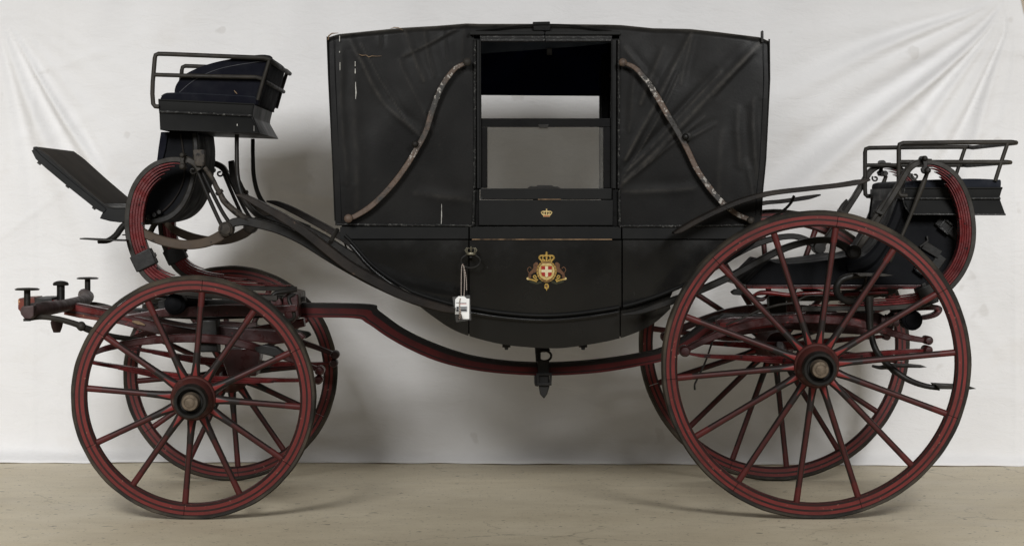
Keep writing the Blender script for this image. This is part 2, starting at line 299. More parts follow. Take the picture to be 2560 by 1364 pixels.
class MB:
    def __init__(s): s.v = []; s.f = []; s.uv = {}; s.mi = []; s.cur = 0
    def face(s, idx, uv=None):
        s.f.append(tuple(idx)); s.mi.append(s.cur)
        if uv: s.uv[len(s.f) - 1] = uv
    def tube(s, pts, r, seg=10, cap=True, flat=1.0):
        P = [Vector(p) for p in pts]; n = len(P)
        rr = list(r) if hasattr(r, '__len__') else [r] * n
        if len(rr) != n: rr = list(np.interp(np.linspace(0, 1, n), np.linspace(0, 1, len(rr)), rr))
        up = None; base = len(s.v)
        for i in range(n):
            t = (P[min(i + 1, n - 1)] - P[max(i - 1, 0)]).normalized()
            if up is None:
                up = Vector((0, 1, 0)) if abs(t.y) < 0.9 else Vector((0, 0, 1))
            up = (up - t * up.dot(t)).normalized(); sd_ = t.cross(up)
            for k in range(seg):
                a = 2 * math.pi * k / seg
                s.v.append(P[i] + (sd_ * math.cos(a) + up * (math.sin(a) * flat)) * rr[i])
        for i in range(n - 1):
            for k in range(seg):
                a = base + i * seg + k; b = base + i * seg + (k + 1) % seg
                s.face((a, b, b + seg, a + seg))
        if cap:
            s.face([base + k for k in range(seg)][::-1]); s.face([base + (n - 1) * seg + k for k in range(seg)])
        return s
    def ribbon(s, pts, th, y0, y1, ch=0.0018, uvs=False):
        """bar with a rectangular, chamfered section along a pixel path; th in px (list allowed), y0..y1 its depth"""
        P = np.array([(W(p[0], p[1], y0).x, W(p[0], p[1], y0).z) for p in pts]); n = len(P)
        T = [mm(t, y0) / 2 for t in (list(np.interp(np.linspace(0, 1, n), np.linspace(0, 1, len(th)), th)) if hasattr(th, '__len__') else [th] * n)]
        base = len(s.v)
        for i in range(n):
            t = P[min(i + 1, n - 1)] - P[max(i - 1, 0)]; t = t / (np.linalg.norm(t) + 1e-9); nn = np.array((-t[1], t[0]))
            h = T[i]; c = min(ch, h * 0.45)
            for (a, y) in ((-h, y0 + c), (-h, y1 - c), (-h + c, y1), (h - c, y1), (h, y1 - c), (h, y0 + c), (h - c, y0), (-h + c, y0)):
                q = P[i] + nn * a; s.v.append(Vector((q[0], y, q[1])))
        prof = (0, 0, 0.03, 0.97, 1, 1, 0.97, 0.03)
        for i in range(n - 1):
            for k in range(8):
                k2 = (k + 1) % 8
                a = base + i * 8 + k; b = base + i * 8 + k2
                s.face((a, a + 8, b + 8, b), [(i / n, prof[k]), ((i + 1) / n, prof[k]), ((i + 1) / n, prof[k2]), (i / n, prof[k2])] if uvs else None)
        s.face([base + k for k in range(8)]); s.face([base + (n - 1) * 8 + k for k in range(8)][::-1])
        return s
    def prism(s, poly, y0, y1, yref=None):
        """pixel polygon given at depth yref (default y0), extruded to y1"""
        yr = y0 if yref is None else yref
        n = len(poly); b = len(s.v)
        for y in (y0, y1):
            for p in poly:
                q = W(p[0], p[1], yr); s.v.append(Vector((q.x, y, q.z)))
        s.face([b + i for i in range(n)]); s.face([b + n + i for i in range(n)][::-1])
        for i in range(n):
            j = (i + 1) % n; s.face((b + i, b + n + i, b + n + j, b + j))
        return s
    def loft(s, rings, cap=True):
        """rings: lists of world points, same count"""
        b = len(s.v); n = len(rings[0])
        for r in rings:
            for p in r: s.v.append(Vector(p))
        for i in range(len(rings) - 1):
            for k in range(n):
                a = b + i * n + k; c = b + i * n + (k + 1) % n
                s.face((a, c, c + n, a + n))
        if cap:
            s.face([b + k for k in range(n)][::-1]); s.face([b + (len(rings) - 1) * n + k for k in range(n)])
        return s
    def lathe(s, c, prof, seg=32, axis='y'):
        """prof: (radius, offset along axis)"""
        b = len(s.v); c = Vector(c)
        for (r, o) in prof:
            for k in range(seg):
                a = 2 * math.pi * k / seg; ca, sa = math.cos(a) * r, math.sin(a) * r
                s.v.append(c + (Vector((ca, o, sa)) if axis == 'y' else Vector((ca, sa, o)) if axis == 'z' else Vector((o, ca, sa))))
        for i in range(len(prof) - 1):
            for k in range(seg):
                a = b + i * seg + k; d = b + i * seg + (k + 1) % seg
                s.face((a, d, d + seg, a + seg))
        s.face([b + k for k in range(seg)]); s.face([b + (len(prof) - 1) * seg + k for k in range(seg)][::-1])
        return s
    def box(s, c, size, rot=None):
        b = len(s.v); c = Vector(c); m = Matrix.Rotation(rot, 3, 'Y') if rot else Matrix.Identity(3)
        hx, hy, hz = [x / 2 for x in size]
        for z in (-hz, hz):
            for y in (-hy, hy):
                for x in (-hx, hx): s.v.append(c + m @ Vector((x, y, z)))
        for q in ((0, 1, 3, 2), (4, 6, 7, 5), (0, 4, 5, 1), (2, 3, 7, 6), (0, 2, 6, 4), (1, 5, 7, 3)): s.face([b + i for i in q])
        return s
    def patch(s, x0, x1, topf, botf, yf, nx=24, ny=14, thick=0.012):
        """curved panel: columns in px x, rows from topf(x) to botf(x); yf(px,py) its front depth"""
        b = len(s.v)
        for k in range(2):
            for i in range(nx + 1):
                px = x0 + (x1 - x0) * i / nx; t, o = topf(px), botf(px)
                for j in range(ny + 1):
                    py = t + (o - t) * j / ny; y = yf(px, py); q = W(px, py, y)
                    s.v.append(Vector((q.x, y + k * thick, q.z)))
        n1 = ny + 1; o2 = (nx + 1) * n1
        for i in range(nx):
            for j in range(ny):
                a = b + i * n1 + j
                s.face((a, a + 1, a + n1 + 1, a + n1)); a += o2; s.face((a, a + n1, a + n1 + 1, a + 1))
        for i in range(nx):
            for j in (0, ny):
                a = b + i * n1 + j; s.face((a, a + n1, a + n1 + o2, a + o2))
        for j in range(ny):
            for i in (0, nx):
                a = b + i * n1 + j; s.face((a, a + 1, a + 1 + o2, a + o2))
        return s
    def build(s, name, mat, parent=None, bevel=0, ang=38, seg=2):
        me = bpy.data.meshes.new(name)
        bm = bmesh.new(); vs_ = [bm.verts.new(v) for v in s.v]; uvl = bm.loops.layers.uv.new('UVMap') if s.uv else None
        for i, f in enumerate(s.f):
            try: fc = bm.faces.new([vs_[k] for k in f])
            except ValueError: continue
            fc.smooth = True; fc.material_index = s.mi[i]
            if uvl and i in s.uv:
                for lp, u in zip(fc.loops, s.uv[i]): lp[uvl].uv = u
        bmesh.ops.recalc_face_normals(bm, faces=bm.faces)
        if bevel:
            ed = [e for e in bm.edges if e.is_manifold and e.calc_face_angle(0) > R(30)]
            bmesh.ops.bevel(bm, geom=ed, offset=bevel, segments=seg, profile=0.6, affect='EDGES', clamp_overlap=True)
            for f in bm.faces: f.smooth = True
            ang = min(ang, 16)
        for e in bm.edges:
            if len(e.link_faces) == 2 and e.calc_face_angle(0) > R(ang): e.smooth = False
        bm.to_mesh(me); bm.free()
        for mt in (mat if isinstance(mat, (list, tuple)) else [mat]): me.materials.append(M[mt] if isinstance(mt, str) else mt)
        return link(name, me, parent)

ROOT0 = Vector((0.12, 0.72, 0))
def link(name, me, parent=None):
    o = bpy.data.objects.new(name, me); sc.collection.objects.link(o)
    if parent is not None:
        o.parent = parent
        if parent.type == 'EMPTY': o.matrix_parent_inverse = Matrix.Translation(parent.location).inverted()
    return o
def thing(name, label, cat, loc):
    o = bpy.data.objects.new(name, None); sc.collection.objects.link(o); o.location = loc
    o.empty_display_size = 0.2; o['label'] = label; o['category'] = cat; return o
def mirror(o, skip=()):
    """the same part on the far side of the carriage, with its sub-parts"""
    c = o.copy(); sc.collection.objects.link(c); c.scale = (1, -1, 1); c.location = (0, YC2, 0)
    for ch in o.children:
        if ch.name.split('.')[0] in skip: continue
        d = ch.copy(); sc.collection.objects.link(d); d.parent = c
    return c

# ================================================================== SETTING
fm = MB(); fm.v = [Vector(p) for p in ((-14, -12, 0), (14, -12, 0), (14, 6, 0), (-14, 6, 0))]; fm.face((0, 1, 2, 3))
fl = fm.build('floor', 'floor'); fl['kind'] = 'structure'
wm = MB(); wm.box((0, 3.0, 2.0), (28, 0.1, 4.2)); wl = wm.build('wall', 'wall'); wl['kind'] = 'structure'

def make_backdrop():
    nx, nz = 420, 230
    X = np.linspace(-2.62, 2.62, nx); Z = np.linspace(0.004, 2.75, nz)
    gx, gz = np.meshgrid(X, Z, indexing='ij')
    ybase = 2.17 - 0.046 * gx
    k = sd(2.17) / PPM
    px = gx / k + PX0; py = (CAM_Z - gz) / k + PY0
    rng = np.random.RandomState(4)
    d = np.zeros_like(gx)
    def fan(cx, cy, a0, a1, n, amp, r0, r1, seed):
        rg = np.random.RandomState(seed); out = np.zeros_like(gx)
        dx, dy = px - cx, py - cy; r = np.hypot(dx, dy); a = np.degrees(np.arctan2(dy, dx)) % 360
        env = np.exp(-(r / r1) ** 1.4) * (1 - np.exp(-(r / r0) ** 2))
        for i in range(n):
            c = a0 + (a1 - a0) * (i + rg.uniform(0.15, 0.85)) / n; wd = rg.uniform(1.6, 4.2); am = amp * rg.uniform(0.4, 1.3)
            out += am * np.exp(-((a - c) / wd) ** 2) * env * (r / 400.0) ** 0.35
        return out
    def rays(cx, cy, lines, r1):
        out = np.zeros_like(gx); dx, dy = px - cx, py - cy; r = np.hypot(dx, dy); a = np.degrees(np.arctan2(dy, dx)) % 360
        for (c, wd, am, rm) in lines:
            c2 = c + 2.2 * np.sin(r / 230.0 + c)                    # folds are never quite straight
            q = (a - c2) / wd
            out += am * (np.exp(-q * q) - 0.55 * np.exp(-((q - 1.7) / 1.3) ** 2)) * np.exp(-(r / rm) ** 2) * np.minimum(1, r / 330.0) ** 1.3
        return out
    d += rays(2552, -12, [(137, 2.6, 0.067, 900), (144, 3.0, -0.038, 760), (158, 2.6, 0.045, 640), (168, 3, 0.010, 520), (127, 2.4, 0.032, 820), (117, 2.2, -0.029, 760), (108, 2.4, 0.022, 700), (99, 2, 0.008, 480), (151, 1.6, 0.013, 330)], 600)
    d += rays(-30, -5, [(57, 1.8, 0.048, 640), (49, 3.0, 0.016, 560), (64, 2.6, -0.021, 640), (71, 3, 0.021, 700), (79, 3, -0.016, 700), (36, 4, 0.008, 460), (25, 3, 0.006, 500)], 600)
    d += rays(180, 250, [(62, 5, 0.022, 520), (50, 5, -0.016, 420)], 600)
    # gentle sag waves and small wrinkles
    for i in range(26):
        kx, kz = rng.uniform(-2.2, 2.2), rng.uniform(-1.0, 1.0)
        d += 0.0045 * np.sin(2 * math.pi * (kx * gx + kz * gz) + rng.uniform(0, 6.28)) / (1 + 0.4 * i ** 0.5)
    for i in range(40):
        cx, cz = rng.uniform(-2.6, 2.6), rng.uniform(0.1, 2.1); th = rng.uniform(-0.9, 0.9) + (1.57 if rng.rand() < 0.3 else 0)
        u = (gx - cx) * math.cos(th) + (gz - cz) * math.sin(th); v = -(gx - cx) * math.sin(th) + (gz - cz) * math.cos(th)
        d += rng.uniform(0.002, 0.006) * np.exp(-(u / rng.uniform(0.15, 0.4)) ** 2 - (v / rng.uniform(0.012, 0.03)) ** 2)
    for sx, am in ((75, 0.004), (633, 0.003), (2532, 0.005), (150, 0.002)):
        d += am * np.exp(-((px - sx) / 5.0) ** 2)
    hem = 0.5 + 0.5 * np.sin(gx * 5.3) * np.sin(gx * 2.1 + 1)
    y = ybase - d - (0.025 + 0.035 * hem + 0.05 * (px < 420) * np.clip((420 - px) / 200, 0, 1)) * np.exp(-(gz / (0.022 + 0.02 * hem)) ** 2)
    edge = np.interp(py, [-200, 0, 40, 90, 2000], [2520, 2547, 2556, 2585, 2600])
    gx = np.where(px > 2400, ((px - 2400) * (edge - 2400) / 200.0 + 2400 - PX0) * k, gx)
    gz = np.where(gz < 0.2, gz + 0.002 * (np.sin(gx * 17) * np.sin(gx * 7.3 + 2)) * np.clip(1 - gz / 0.2, 0, 1), gz)
    V = np.stack([gx, y, gz], -1).reshape(-1, 3)
    idx = np.arange(nx * nz).reshape(nx, nz)
    F = np.stack([idx[:-1, :-1], idx[1:, :-1], idx[1:, 1:], idx[:-1, 1:]], -1).reshape(-1, 4)
    me = bpy.data.meshes.new('backdrop_cloth'); me.from_pydata(V.tolist(), [], F.tolist())
    me.polygons.foreach_set('use_smooth', [True] * len(me.polygons)); me.materials.append(M['cloth'])
    o = link('backdrop_cloth', me)
    so = o.modifiers.new('thickness', 'SOLIDIFY'); so.thickness = 0.002
    o['label'] = 'large white cloth backdrop hung creased behind the carriage'; o['category'] = 'backdrop'
    return o
make_backdrop()

# ================================================================== THE CARRIAGE
car = thing('carriage', 'black landau carriage with raised leather hood and red lined wheels', 'carriage', ROOT0)

# ------------------------------------------------------------------ wheels
def make_wheel(name, cx, Rw, nsp, phase, nfel, red, camber, far=False, label=None):
    tt = 0.0155; fd = 0.047; hw = 0.0225
    hub = MB()
    hub.lathe((0, 0, 0), [(0.03, 0.16), (0.052, 0.16), (0.056, 0.09), (0.072, 0.05), (0.086, 0.03), (0.089, 0.02), (0.089, -0.018), (0.086, -0.026), (0.080, -0.03), (0.078, -0.055), (0.070, -0.072), (0.066, -0.078), (0.05, -0.08)], 48)
    hubo = hub.build('wheel', 'hub', car, ang=30)
    if label: hubo['label'] = label
    band = MB(); band.lathe((0, 0, 0), [(0.05, -0.07), (0.0655, -0.07), (0.0665, -0.085), (0.0655, -0.118), (0.061, -0.126), (0.052, -0.126), (0.048, -0.118), (0.047, -0.09), (0.01, -0.088)], 48)
    band.build('hub_band', 'iron', hubo, ang=30)
    cap = MB(); cap.lathe((0, 0, 0), [(0.036, -0.086), (0.036, -0.10), (0.033, -0.104), (0.033, -0.134), (0.030, -0.139), (0.0215, -0.1395), (0.0205, -0.1375), (0.0185, -0.1375), (0.0175, -0.1405), (0.004, -0.1415)], 40)
    cap.build('hub_cap', 'brass', hubo, ang=30)
    # tyre
    ty = MB(); prof = [(Rw - tt, -hw), (Rw - tt * 0.4, -hw - 0.0015), (Rw - 0.003, -hw + 0.004), (Rw, -0.008), (Rw, 0.008), (Rw - 0.003, hw - 0.004), (Rw - tt * 0.4, hw + 0.0015), (Rw - tt, hw)]
    b = 0; seg = 128
    for (r, o) in prof + [prof[0]]:
        for k in range(seg):
            a = 2 * math.pi * k / seg; rr = r + (0.0006 * math.sin(a * 13) + 0.0005 * math.sin(a * 29 + 1) if r > Rw - 0.01 else 0)
            ty.v.append(Vector((math.sin(a) * rr, o, math.cos(a) * rr)))
    for i in range(len(prof)):
        for k in range(seg):
            a = i * seg + k; d = i * seg + (k + 1) % seg; ty.face((a, d, d + seg, a + seg))
    ty.build('tyre', 'tyre', hubo)
    # felloes
    fm_ = mat_felloe('felloe_lining', Rw - 0.0005, red)
    ri, ro = Rw - tt - fd, Rw - tt - 0.0006; c = 0.003
    sec = [(ri, -hw + c + 0.004), (ri, hw - c - 0.004), (ri + c + 0.004, hw), (ro, hw), (ro, -hw), (ri + c + 0.004, -hw)]
    fl_ = MB(); ns = 22; span = 2 * math.pi / nfel; g = 0.0011 / Rw
    for i in range(ns + 1):
        a = g + (span - 2 * g) * i / ns
        for (r, o) in sec: fl_.v.append(Vector((math.sin(a) * r, o, math.cos(a) * r)))
    n6 = len(sec)
    for i in range(ns):
        for k in range(n6):
            a = i * n6 + k; d = i * n6 + (k + 1) % n6; fl_.face((a, d, d + n6, a + n6))
    fl_.face(range(n6)); fl_.face(range(ns * n6, ns * n6 + n6))
    f0 = fl_.build('felloe', fm_, hubo, ang=25)
    for i in range(nfel):
        o = f0 if i == 0 else f0.copy()
        if i: sc.collection.objects.link(o); o.parent = hubo
        o.rotation_euler = (0, R(phase) + span * i, 0)
    # spokes
    r0, r1 = 0.080, ri + 0.004
    spm = mat_spoke('spoke_lining', r0, r1)
    sp = MB(); ring = []
    for (r, hx, hy, oy) in ((r0, 0.0195, 0.017, 0.0), (r0 + 0.012, 0.0185, 0.019, 0), (r0 + 0.05, 0.0150, 0.021, 0), (r0 + 0.11, 0.0128, 0.018, 0), (r0 + (r1 - r0) * 0.6, 0.0122, 0.0145, 0), (r1 - 0.06, 0.0125, 0.0135, 0), (r1, 0.0130, 0.0135, 0)):
        if r > r0 and r - r0 < 0.1 and nsp == 14: hx *= 0.9
        if nsp == 14 and r == r0: hx *= 0.9
        ring.append([(math.copysign(abs(math.cos(a)) ** 0.8, math.cos(a)) * hx, math.copysign(abs(math.sin(a)) ** 0.8, math.sin(a)) * hy + oy, r) for a in [2 * math.pi * k / 14 for k in range(14)]])
    sp.loft(ring); s0 = sp.build('spoke', spm, hubo, ang=50)
    for i in range(nsp):
        o = s0 if i == 0 else s0.copy()
        if i: sc.collection.objects.link(o); o.parent = hubo
        o.rotation_euler = (0, R(phase) + 2 * math.pi * i / nsp, 0)
    place(hubo, (cx, -0.004 if not far else YC2 + 0.004, Rw * math.cos(R(camber))), R(camber), far)
    return hubo
def place(o, loc, camber, far):
    o.location = loc
    o.rotation_euler = (camber if not far else -camber, 0, 0)
    o.scale = (1, -1 if far else 1, 1)
def far_wheel(wh, phase, label):
    c = wh.copy(); sc.collection.objects.link(c); c['label'] = label
    sp0 = [ch for ch in wh.children]
    ph0 = None
    for ch in sp0:
        d = ch.copy(); sc.collection.objects.link(d); d.parent = c
        if ch.name.startswith(('spoke', 'felloe')): d.rotation_euler = (0, ch.rotation_euler[1] + R(phase), 0)
    place(c, (wh.location.x, YC2 - wh.location.y, wh.location.z), wh.rotation_euler[0], True)
    return c
wf = make_wheel('wheel', -1.1336, 0.4790, 12, 5.0, 6, (0.158, 0.025, 0.023), 4.0, label='near front wheel with twelve spokes')
wr = make_wheel('wheel', 1.2963, 0.6055, 14, 7.6, 7, (0.158, 0.025, 0.023), 4.0, label='large near rear wheel with fourteen spokes')
far_wheel(wf, -10.0, 'far front wheel with twelve spokes')
far_wheel(wr, -13.0, 'large far rear wheel with fourteen spokes')
for cx, z, nm in ((-1.1336, 0.474, 'front'), (1.2963, 0.601, 'rear')):
    a = MB(); a.tube([(cx, 0.12, z - 0.004), (cx, 0.22, z), (cx, 0.3, z - 0.02), (cx, 1.14, z - 0.02), (cx, 1.22, z), (cx, 1.32, z - 0.004)], [0.03, 0.03, 0.024, 0.024, 0.03, 0.03], 10)
    a.build('axle', 'maroon', car)

# ------------------------------------------------------------------ body
def interp(pts):
    xs = [p[0] for p in pts]; ys = [p[1] for p in pts]
    sx = cr(pts, 8); return lambda x: float(np.interp(x, sx[:, 0], sx[:, 1]))
MOULD = [(850, 578), (875, 600), (930, 661), (996, 709), (1048, 735), (1132, 760), (1187, 771), (1261, 782), (1352, 788), (1444, 783), (1554, 766), (1628, 745), (1701, 716), (1770, 682), (1830, 645), (1880, 608), (1905, 580)]
SIL = [(1040, 758), (1077, 787), (1125, 819), (1172, 839), (1261, 861), (1371, 870), (1444, 865), (1549, 845), (1628, 812), (1680, 768)]
mould = interp(MOULD); sil = interp(SIL)
YB = 0.195
def ybody(px, py):
    if py < 600: return YB
    if py < 795: return YB + 0.055 * ((py - 600) / 190.0) ** 2
    return YB + 0.06 + 0.05 * ((py - 795) / 80.0)
def yrock(px, py): return YB + 0.068 + 0.05 * max(0, (py - mould(px)) / 100.0) ** 1.5

core = MB()
cpoly = [(852, 560), (852, 582)] + [(x, mould(x)) for x in range(880, 1060, 20)] + [(x, min(sil(x) - 2, 868)) for x in range(1060, 1670, 25)] + [(x, mould(x)) for x in range(1690, 1900, 20)] + [(1902, 582), (1902, 560)]
core.prism(cpoly, YB + 0.13, YC2 - YB - 0.13, yref=YB + 0.06)
body = core.build('body', 'lacquer', car)
body['label'] = 'black lacquered landau body with a boat shaped bottom'
def both(mbs, name, mat, parent, bevel=0, **kw):
    o = mbs.build(name, mat, parent, bevel, **kw)
    c = o.copy(); sc.collection.objects.link(c); c.scale = (1, -1, 1); c.location = (0, YC2, 0); return o
for (x0, x1) in ((876, 1170.5), (1557, 1898)):
    both(MB().patch(x0, x1, lambda x: 600, mould, ybody, 30, 14, 0.14), 'quarter_panel', 'lacquer', body, ang=40)
for (x0, x1) in ((850, 1171), (1556, 1903)):
    both(MB().patch(x0, x1, lambda x: 567, lambda x: 597, lambda x, y: YB + 0.001, 8, 2, 0.14), 'belt_panel', 'panel', body, 0.0012)
for (x0, x1) in ((1046, 1170.5), (1552, 1676)):
    both(MB().patch(x0, x1, lambda x: mould(x) + 3, sil, yrock, 14, 8, 0.08), 'rocker_panel', 'lacquer', body)
mp_ = [W(x, mould(x), ybody(x, mould(x)) - 0.003) for x in range(862, 1170, 12)]
both(MB().tube(mp_, mm(4.5), 10), 'moulding', 'panel', body)
both(MB().tube([W(x, mould(x), ybody(x, mould(x)) - 0.003) for x in range(1558, 1900, 12)], mm(4.5), 10), 'moulding', 'panel', body)
both(MB().tube([W(x, mould(x) + 12, ybody(x, mould(x)) + 0.006) for x in range(875, 1168, 12)], mm(5.5), 10), 'moulding', 'lacquer', body)
# bolts under the floor
for px in (1266, 1458):
    MB().prism([(px - 10, 850), (px + 10, 850), (px + 10, 868), (px + 5, 868), (px + 4, 874), (px - 4, 874), (px - 5, 868), (px - 10, 868)], YB + 0.14, YB + 0.18).build('bolt', 'iron', body, 0.001)
# benches inside
for (xa, xb) in ((880, 1060), (1660, 1860)):
    MB().prism([(xa, 500), (xb, 500), (xb, 560), (xa, 560)], YB + 0.06, YC2 - YB - 0.06).build('bench_cushion', 'navy', body, 0.015)

# ------------------------------------------------------------------ door
door = MB().patch(1174, 1553.5, lambda x: 601, mould, ybody, 30, 14, 0.14)
door = door.build('door', 'lacquer', car, ang=40)
door['label'] = 'black door with painted coat of arms, crown and half lowered window'
def dpart(mb, name, mat, bevel=0, **kw): return mb.build(name, mat, door, bevel, **kw)
dpart(MB().patch(1173.5, 1549, lambda x: mould(x) + 3, sil, yrock, 24, 8, 0.08), 'rocker_panel', 'lacquer')
dpart(MB().tube([W(x, mould(x), ybody(x, mould(x)) - 0.003) for x in range(1176, 1552, 12)], mm(4.5), 10), 'moulding', 'panel')
dpart(MB().tube([W(x, mould(x) + 12, ybody(x, mould(x)) + 0.006) for x in range(1176, 1552, 12)], mm(5), 10), 'moulding', 'lacquer')
dpart(MB().patch(1174.5, 1552.5, lambda x: 567, lambda x: 596.5, lambda x, y: YB + 0.0005, 8, 2, 0.14), 'belt_panel', 'panel', 0.0012)
dpart(MB().tube([W(x, 598.4, YB - 0.0006) for x in (1180, 1300, 1420, 1530)], mm(1.5), 6), 'brass_line', 'copper')
# upper door
DT = 0.035
dpart(MB().prism([(1197, 500), (1532, 500), (1532, 563), (1197, 563)], YB - 0.002, YB + DT), 'door_panel', 'panel', 0.002)
dpart(MB().prism([(1201, 471), (1529, 471), (1529, 498), (1201, 498)], YB - 0.006, YB + DT), 'window_sill', 'panel', 0.002)
dpart(MB().tube([W(1345, 498.5, YB - 0.0068), W(1402, 498.5, YB - 0.0068)], mm(1.4), 6), 'worn_edge', 'copper')
for (x0, x1) in ((1192, 1203), (1527.5, 1540)):
    dpart(MB().prism([(x0, 100), (x1, 100), (x1, 471), (x0, 471)], YB - 0.004, YB + DT), 'pillar', 'panel', 0.002)
for x in (1200.5, 1530):
    dpart(MB().tube([W(x, 98, YB - 0.006), W(x, 470, YB - 0.006)], mm(2.0), 6), 'pillar_bead', 'panel')
for (x0, x1, y0, y1, dy, m_) in ((1200, 1361.5, 88.5, 95.5, 0.004, 'bead'), (1200, 1362.5, 96.5, 103, 0.000, 'bead'), (1363, 1530, 88.5, 95.5, 0.004, 'bead'), (1364, 1530, 96.5, 103, 0.0, 'bead')):
    dpart(MB().prism([(x0, y0), (x1, y0), (x1, y1), (x0, y1)], YB - dy - 0.004, YB + DT), 'header_strip', m_, 0.001)
for (x0, x1) in ((1174, 1361), (1362.5, 1553)):
    dpart(MB().prism([(x0 + 3, 78), (x1 - 3, 78), (x1, 82), (x1, 87.5), (x0, 87.5), (x0, 82)], YB - 0.022, YB + DT), 'cornice', 'panel', 0.0025)
# drop window, half lowered
wy = YB + 0.018
dpart(MB().prism([(1201, 296), (1529, 296), (1529, 317.5), (1201, 317.5)], wy - 0.008, wy + 0.008), 'window_rail', 'ebony', 0.0015)
dpart(MB().prism([(1345, 311), (1372, 311), (1369, 320), (1348, 320)], wy - 0.013, wy - 0.0085), 'window_pull', 'iron', 0.001)
for (x0, x1) in ((1202, 1218.5), (1509, 1528)):
    dpart(MB().prism([(x0, 318), (x1, 318), (x1, 470), (x0, 470)], wy - 0.008, wy + 0.008), 'window_stile', 'ebony', 0.0015)
dpart(MB().prism([(1219, 318.5), (1508.5, 318.5), (1508.5, 488), (1219, 488)], wy - 0.002, wy + 0.002), 'window_glass', 'glass')
dpart(MB().prism([(1500.5, 320), (1507.5, 320), (1507.5, 470), (1500.5, 470)], wy - 0.0045, wy - 0.0025), 'glass_bevel', 'glass')
dpart(MB().prism([(1318, 470.5), (1326, 465), (1340, 466), (1344, 463), (1380, 463), (1384, 466), (1394, 466), (1402, 470.5)], YB - 0.009, YB + 0.008), 'window_strap', 'iron', 0.0015)
dm = mirror(door, ('window_rail', 'window_stile', 'window_glass', 'glass_bevel', 'window_pull', 'window_strap')); dm['label'] = 'far door of the landau, mostly hidden'
for (x0, x1) in ((1182, 1198), (1531, 1551)):
    both(MB().prism([(x0, 97), (x1, 97), (x1, 566), (x0, 566)], YB + 0.012, YB + 0.05), 'door_post', 'ebony', body, 0.002)
# beads framing the hood panels (scuffed)
def bead(pts, r=3.2): both(MB().tube([W(p[0], p[1], YB - 0.004) for p in pts], mm(r), 8), 'bead', 'bead', body)
bead([(842, 561), (1100, 563), (1181, 564)]); bead([(1187, 98), (1187, 300), (1186, 470)]); bead([(1185.5, 476), (1183, 564)])
bead([(1547, 98), (1547, 470)]); bead([(1548, 476), (1549, 564)]); bead([(1549, 565), (1700, 565), (1900, 562)])

# ------------------------------------------------------------------ crest and crowns on the door
SLOPE = 2 * 0.055 * (678 - 600) / 190.0 ** 2
YD = lambda py: ybody(0, 678) + SLOPE * (py - 678) - 0.0008
class Flat:
    """painted device: thin raised shapes on the door"""
    def __init__(s): s.m = MB(); s.n = 0
    def poly(s, pts, mi):
        s.n += 1; o = 0.00005 * s.n
        b = len(s.m.v); n = len(pts)
        for k in (0, 0.0045):
            for p in pts:
                q = W(p[0], p[1], YD(p[1]) - o); s.m.v.append(Vector((q.x, q.y + k + (o if k else 0), q.z)))
        s.m.cur = mi; s.m.face([b + i for i in range(n)])
        for i in range(n):
            j = (i + 1) % n; s.m.face((b + i, b + n + i, b + n + j, b + j))
    def disc(s, cx, cy, rx, ry, mi, n=20): s.poly([(cx + rx * math.cos(2 * math.pi * k / n), cy + ry * math.sin(2 * math.pi * k / n)) for k in range(n)], mi)
    def ring(s, cx, cy, rx, ry, w_, mi, n=30, a0=0, a1=360):
        for k in range(n):
            a, b = R(a0 + (a1 - a0) * k / n), R(a0 + (a1 - a0) * (k + 1) / n)
            s.n -= 1 if k else 0
            s.poly([(cx + rx * math.cos(a), cy + ry * math.sin(a)), (cx + rx * math.cos(b), cy + ry * math.sin(b)), (cx + (rx - w_) * math.cos(b), cy + (ry - w_) * math.sin(b)), (cx + (rx - w_) * math.cos(a), cy + (ry - w_) * math.sin(a))], mi)
    def stroke(s, pts, wd, mi):
        P = cr(pts, 5)
        for i in range(len(P) - 1):
            t = P[i + 1] - P[i]; t = t / (np.hypot(*t) + 1e-9); nn = np.array((-t[1], t[0]))
            w0 = wd[0] + (wd[1] - wd[0]) * i / len(P) if hasattr(wd, '__len__') else wd
            s.n -= 1 if i else 0
            s.poly([tuple(P[i] + nn * w0 / 2), tuple(P[i + 1] + nn * w0 / 2), tuple(P[i + 1] - nn * w0 / 2), tuple(P[i] - nn * w0 / 2)], mi)
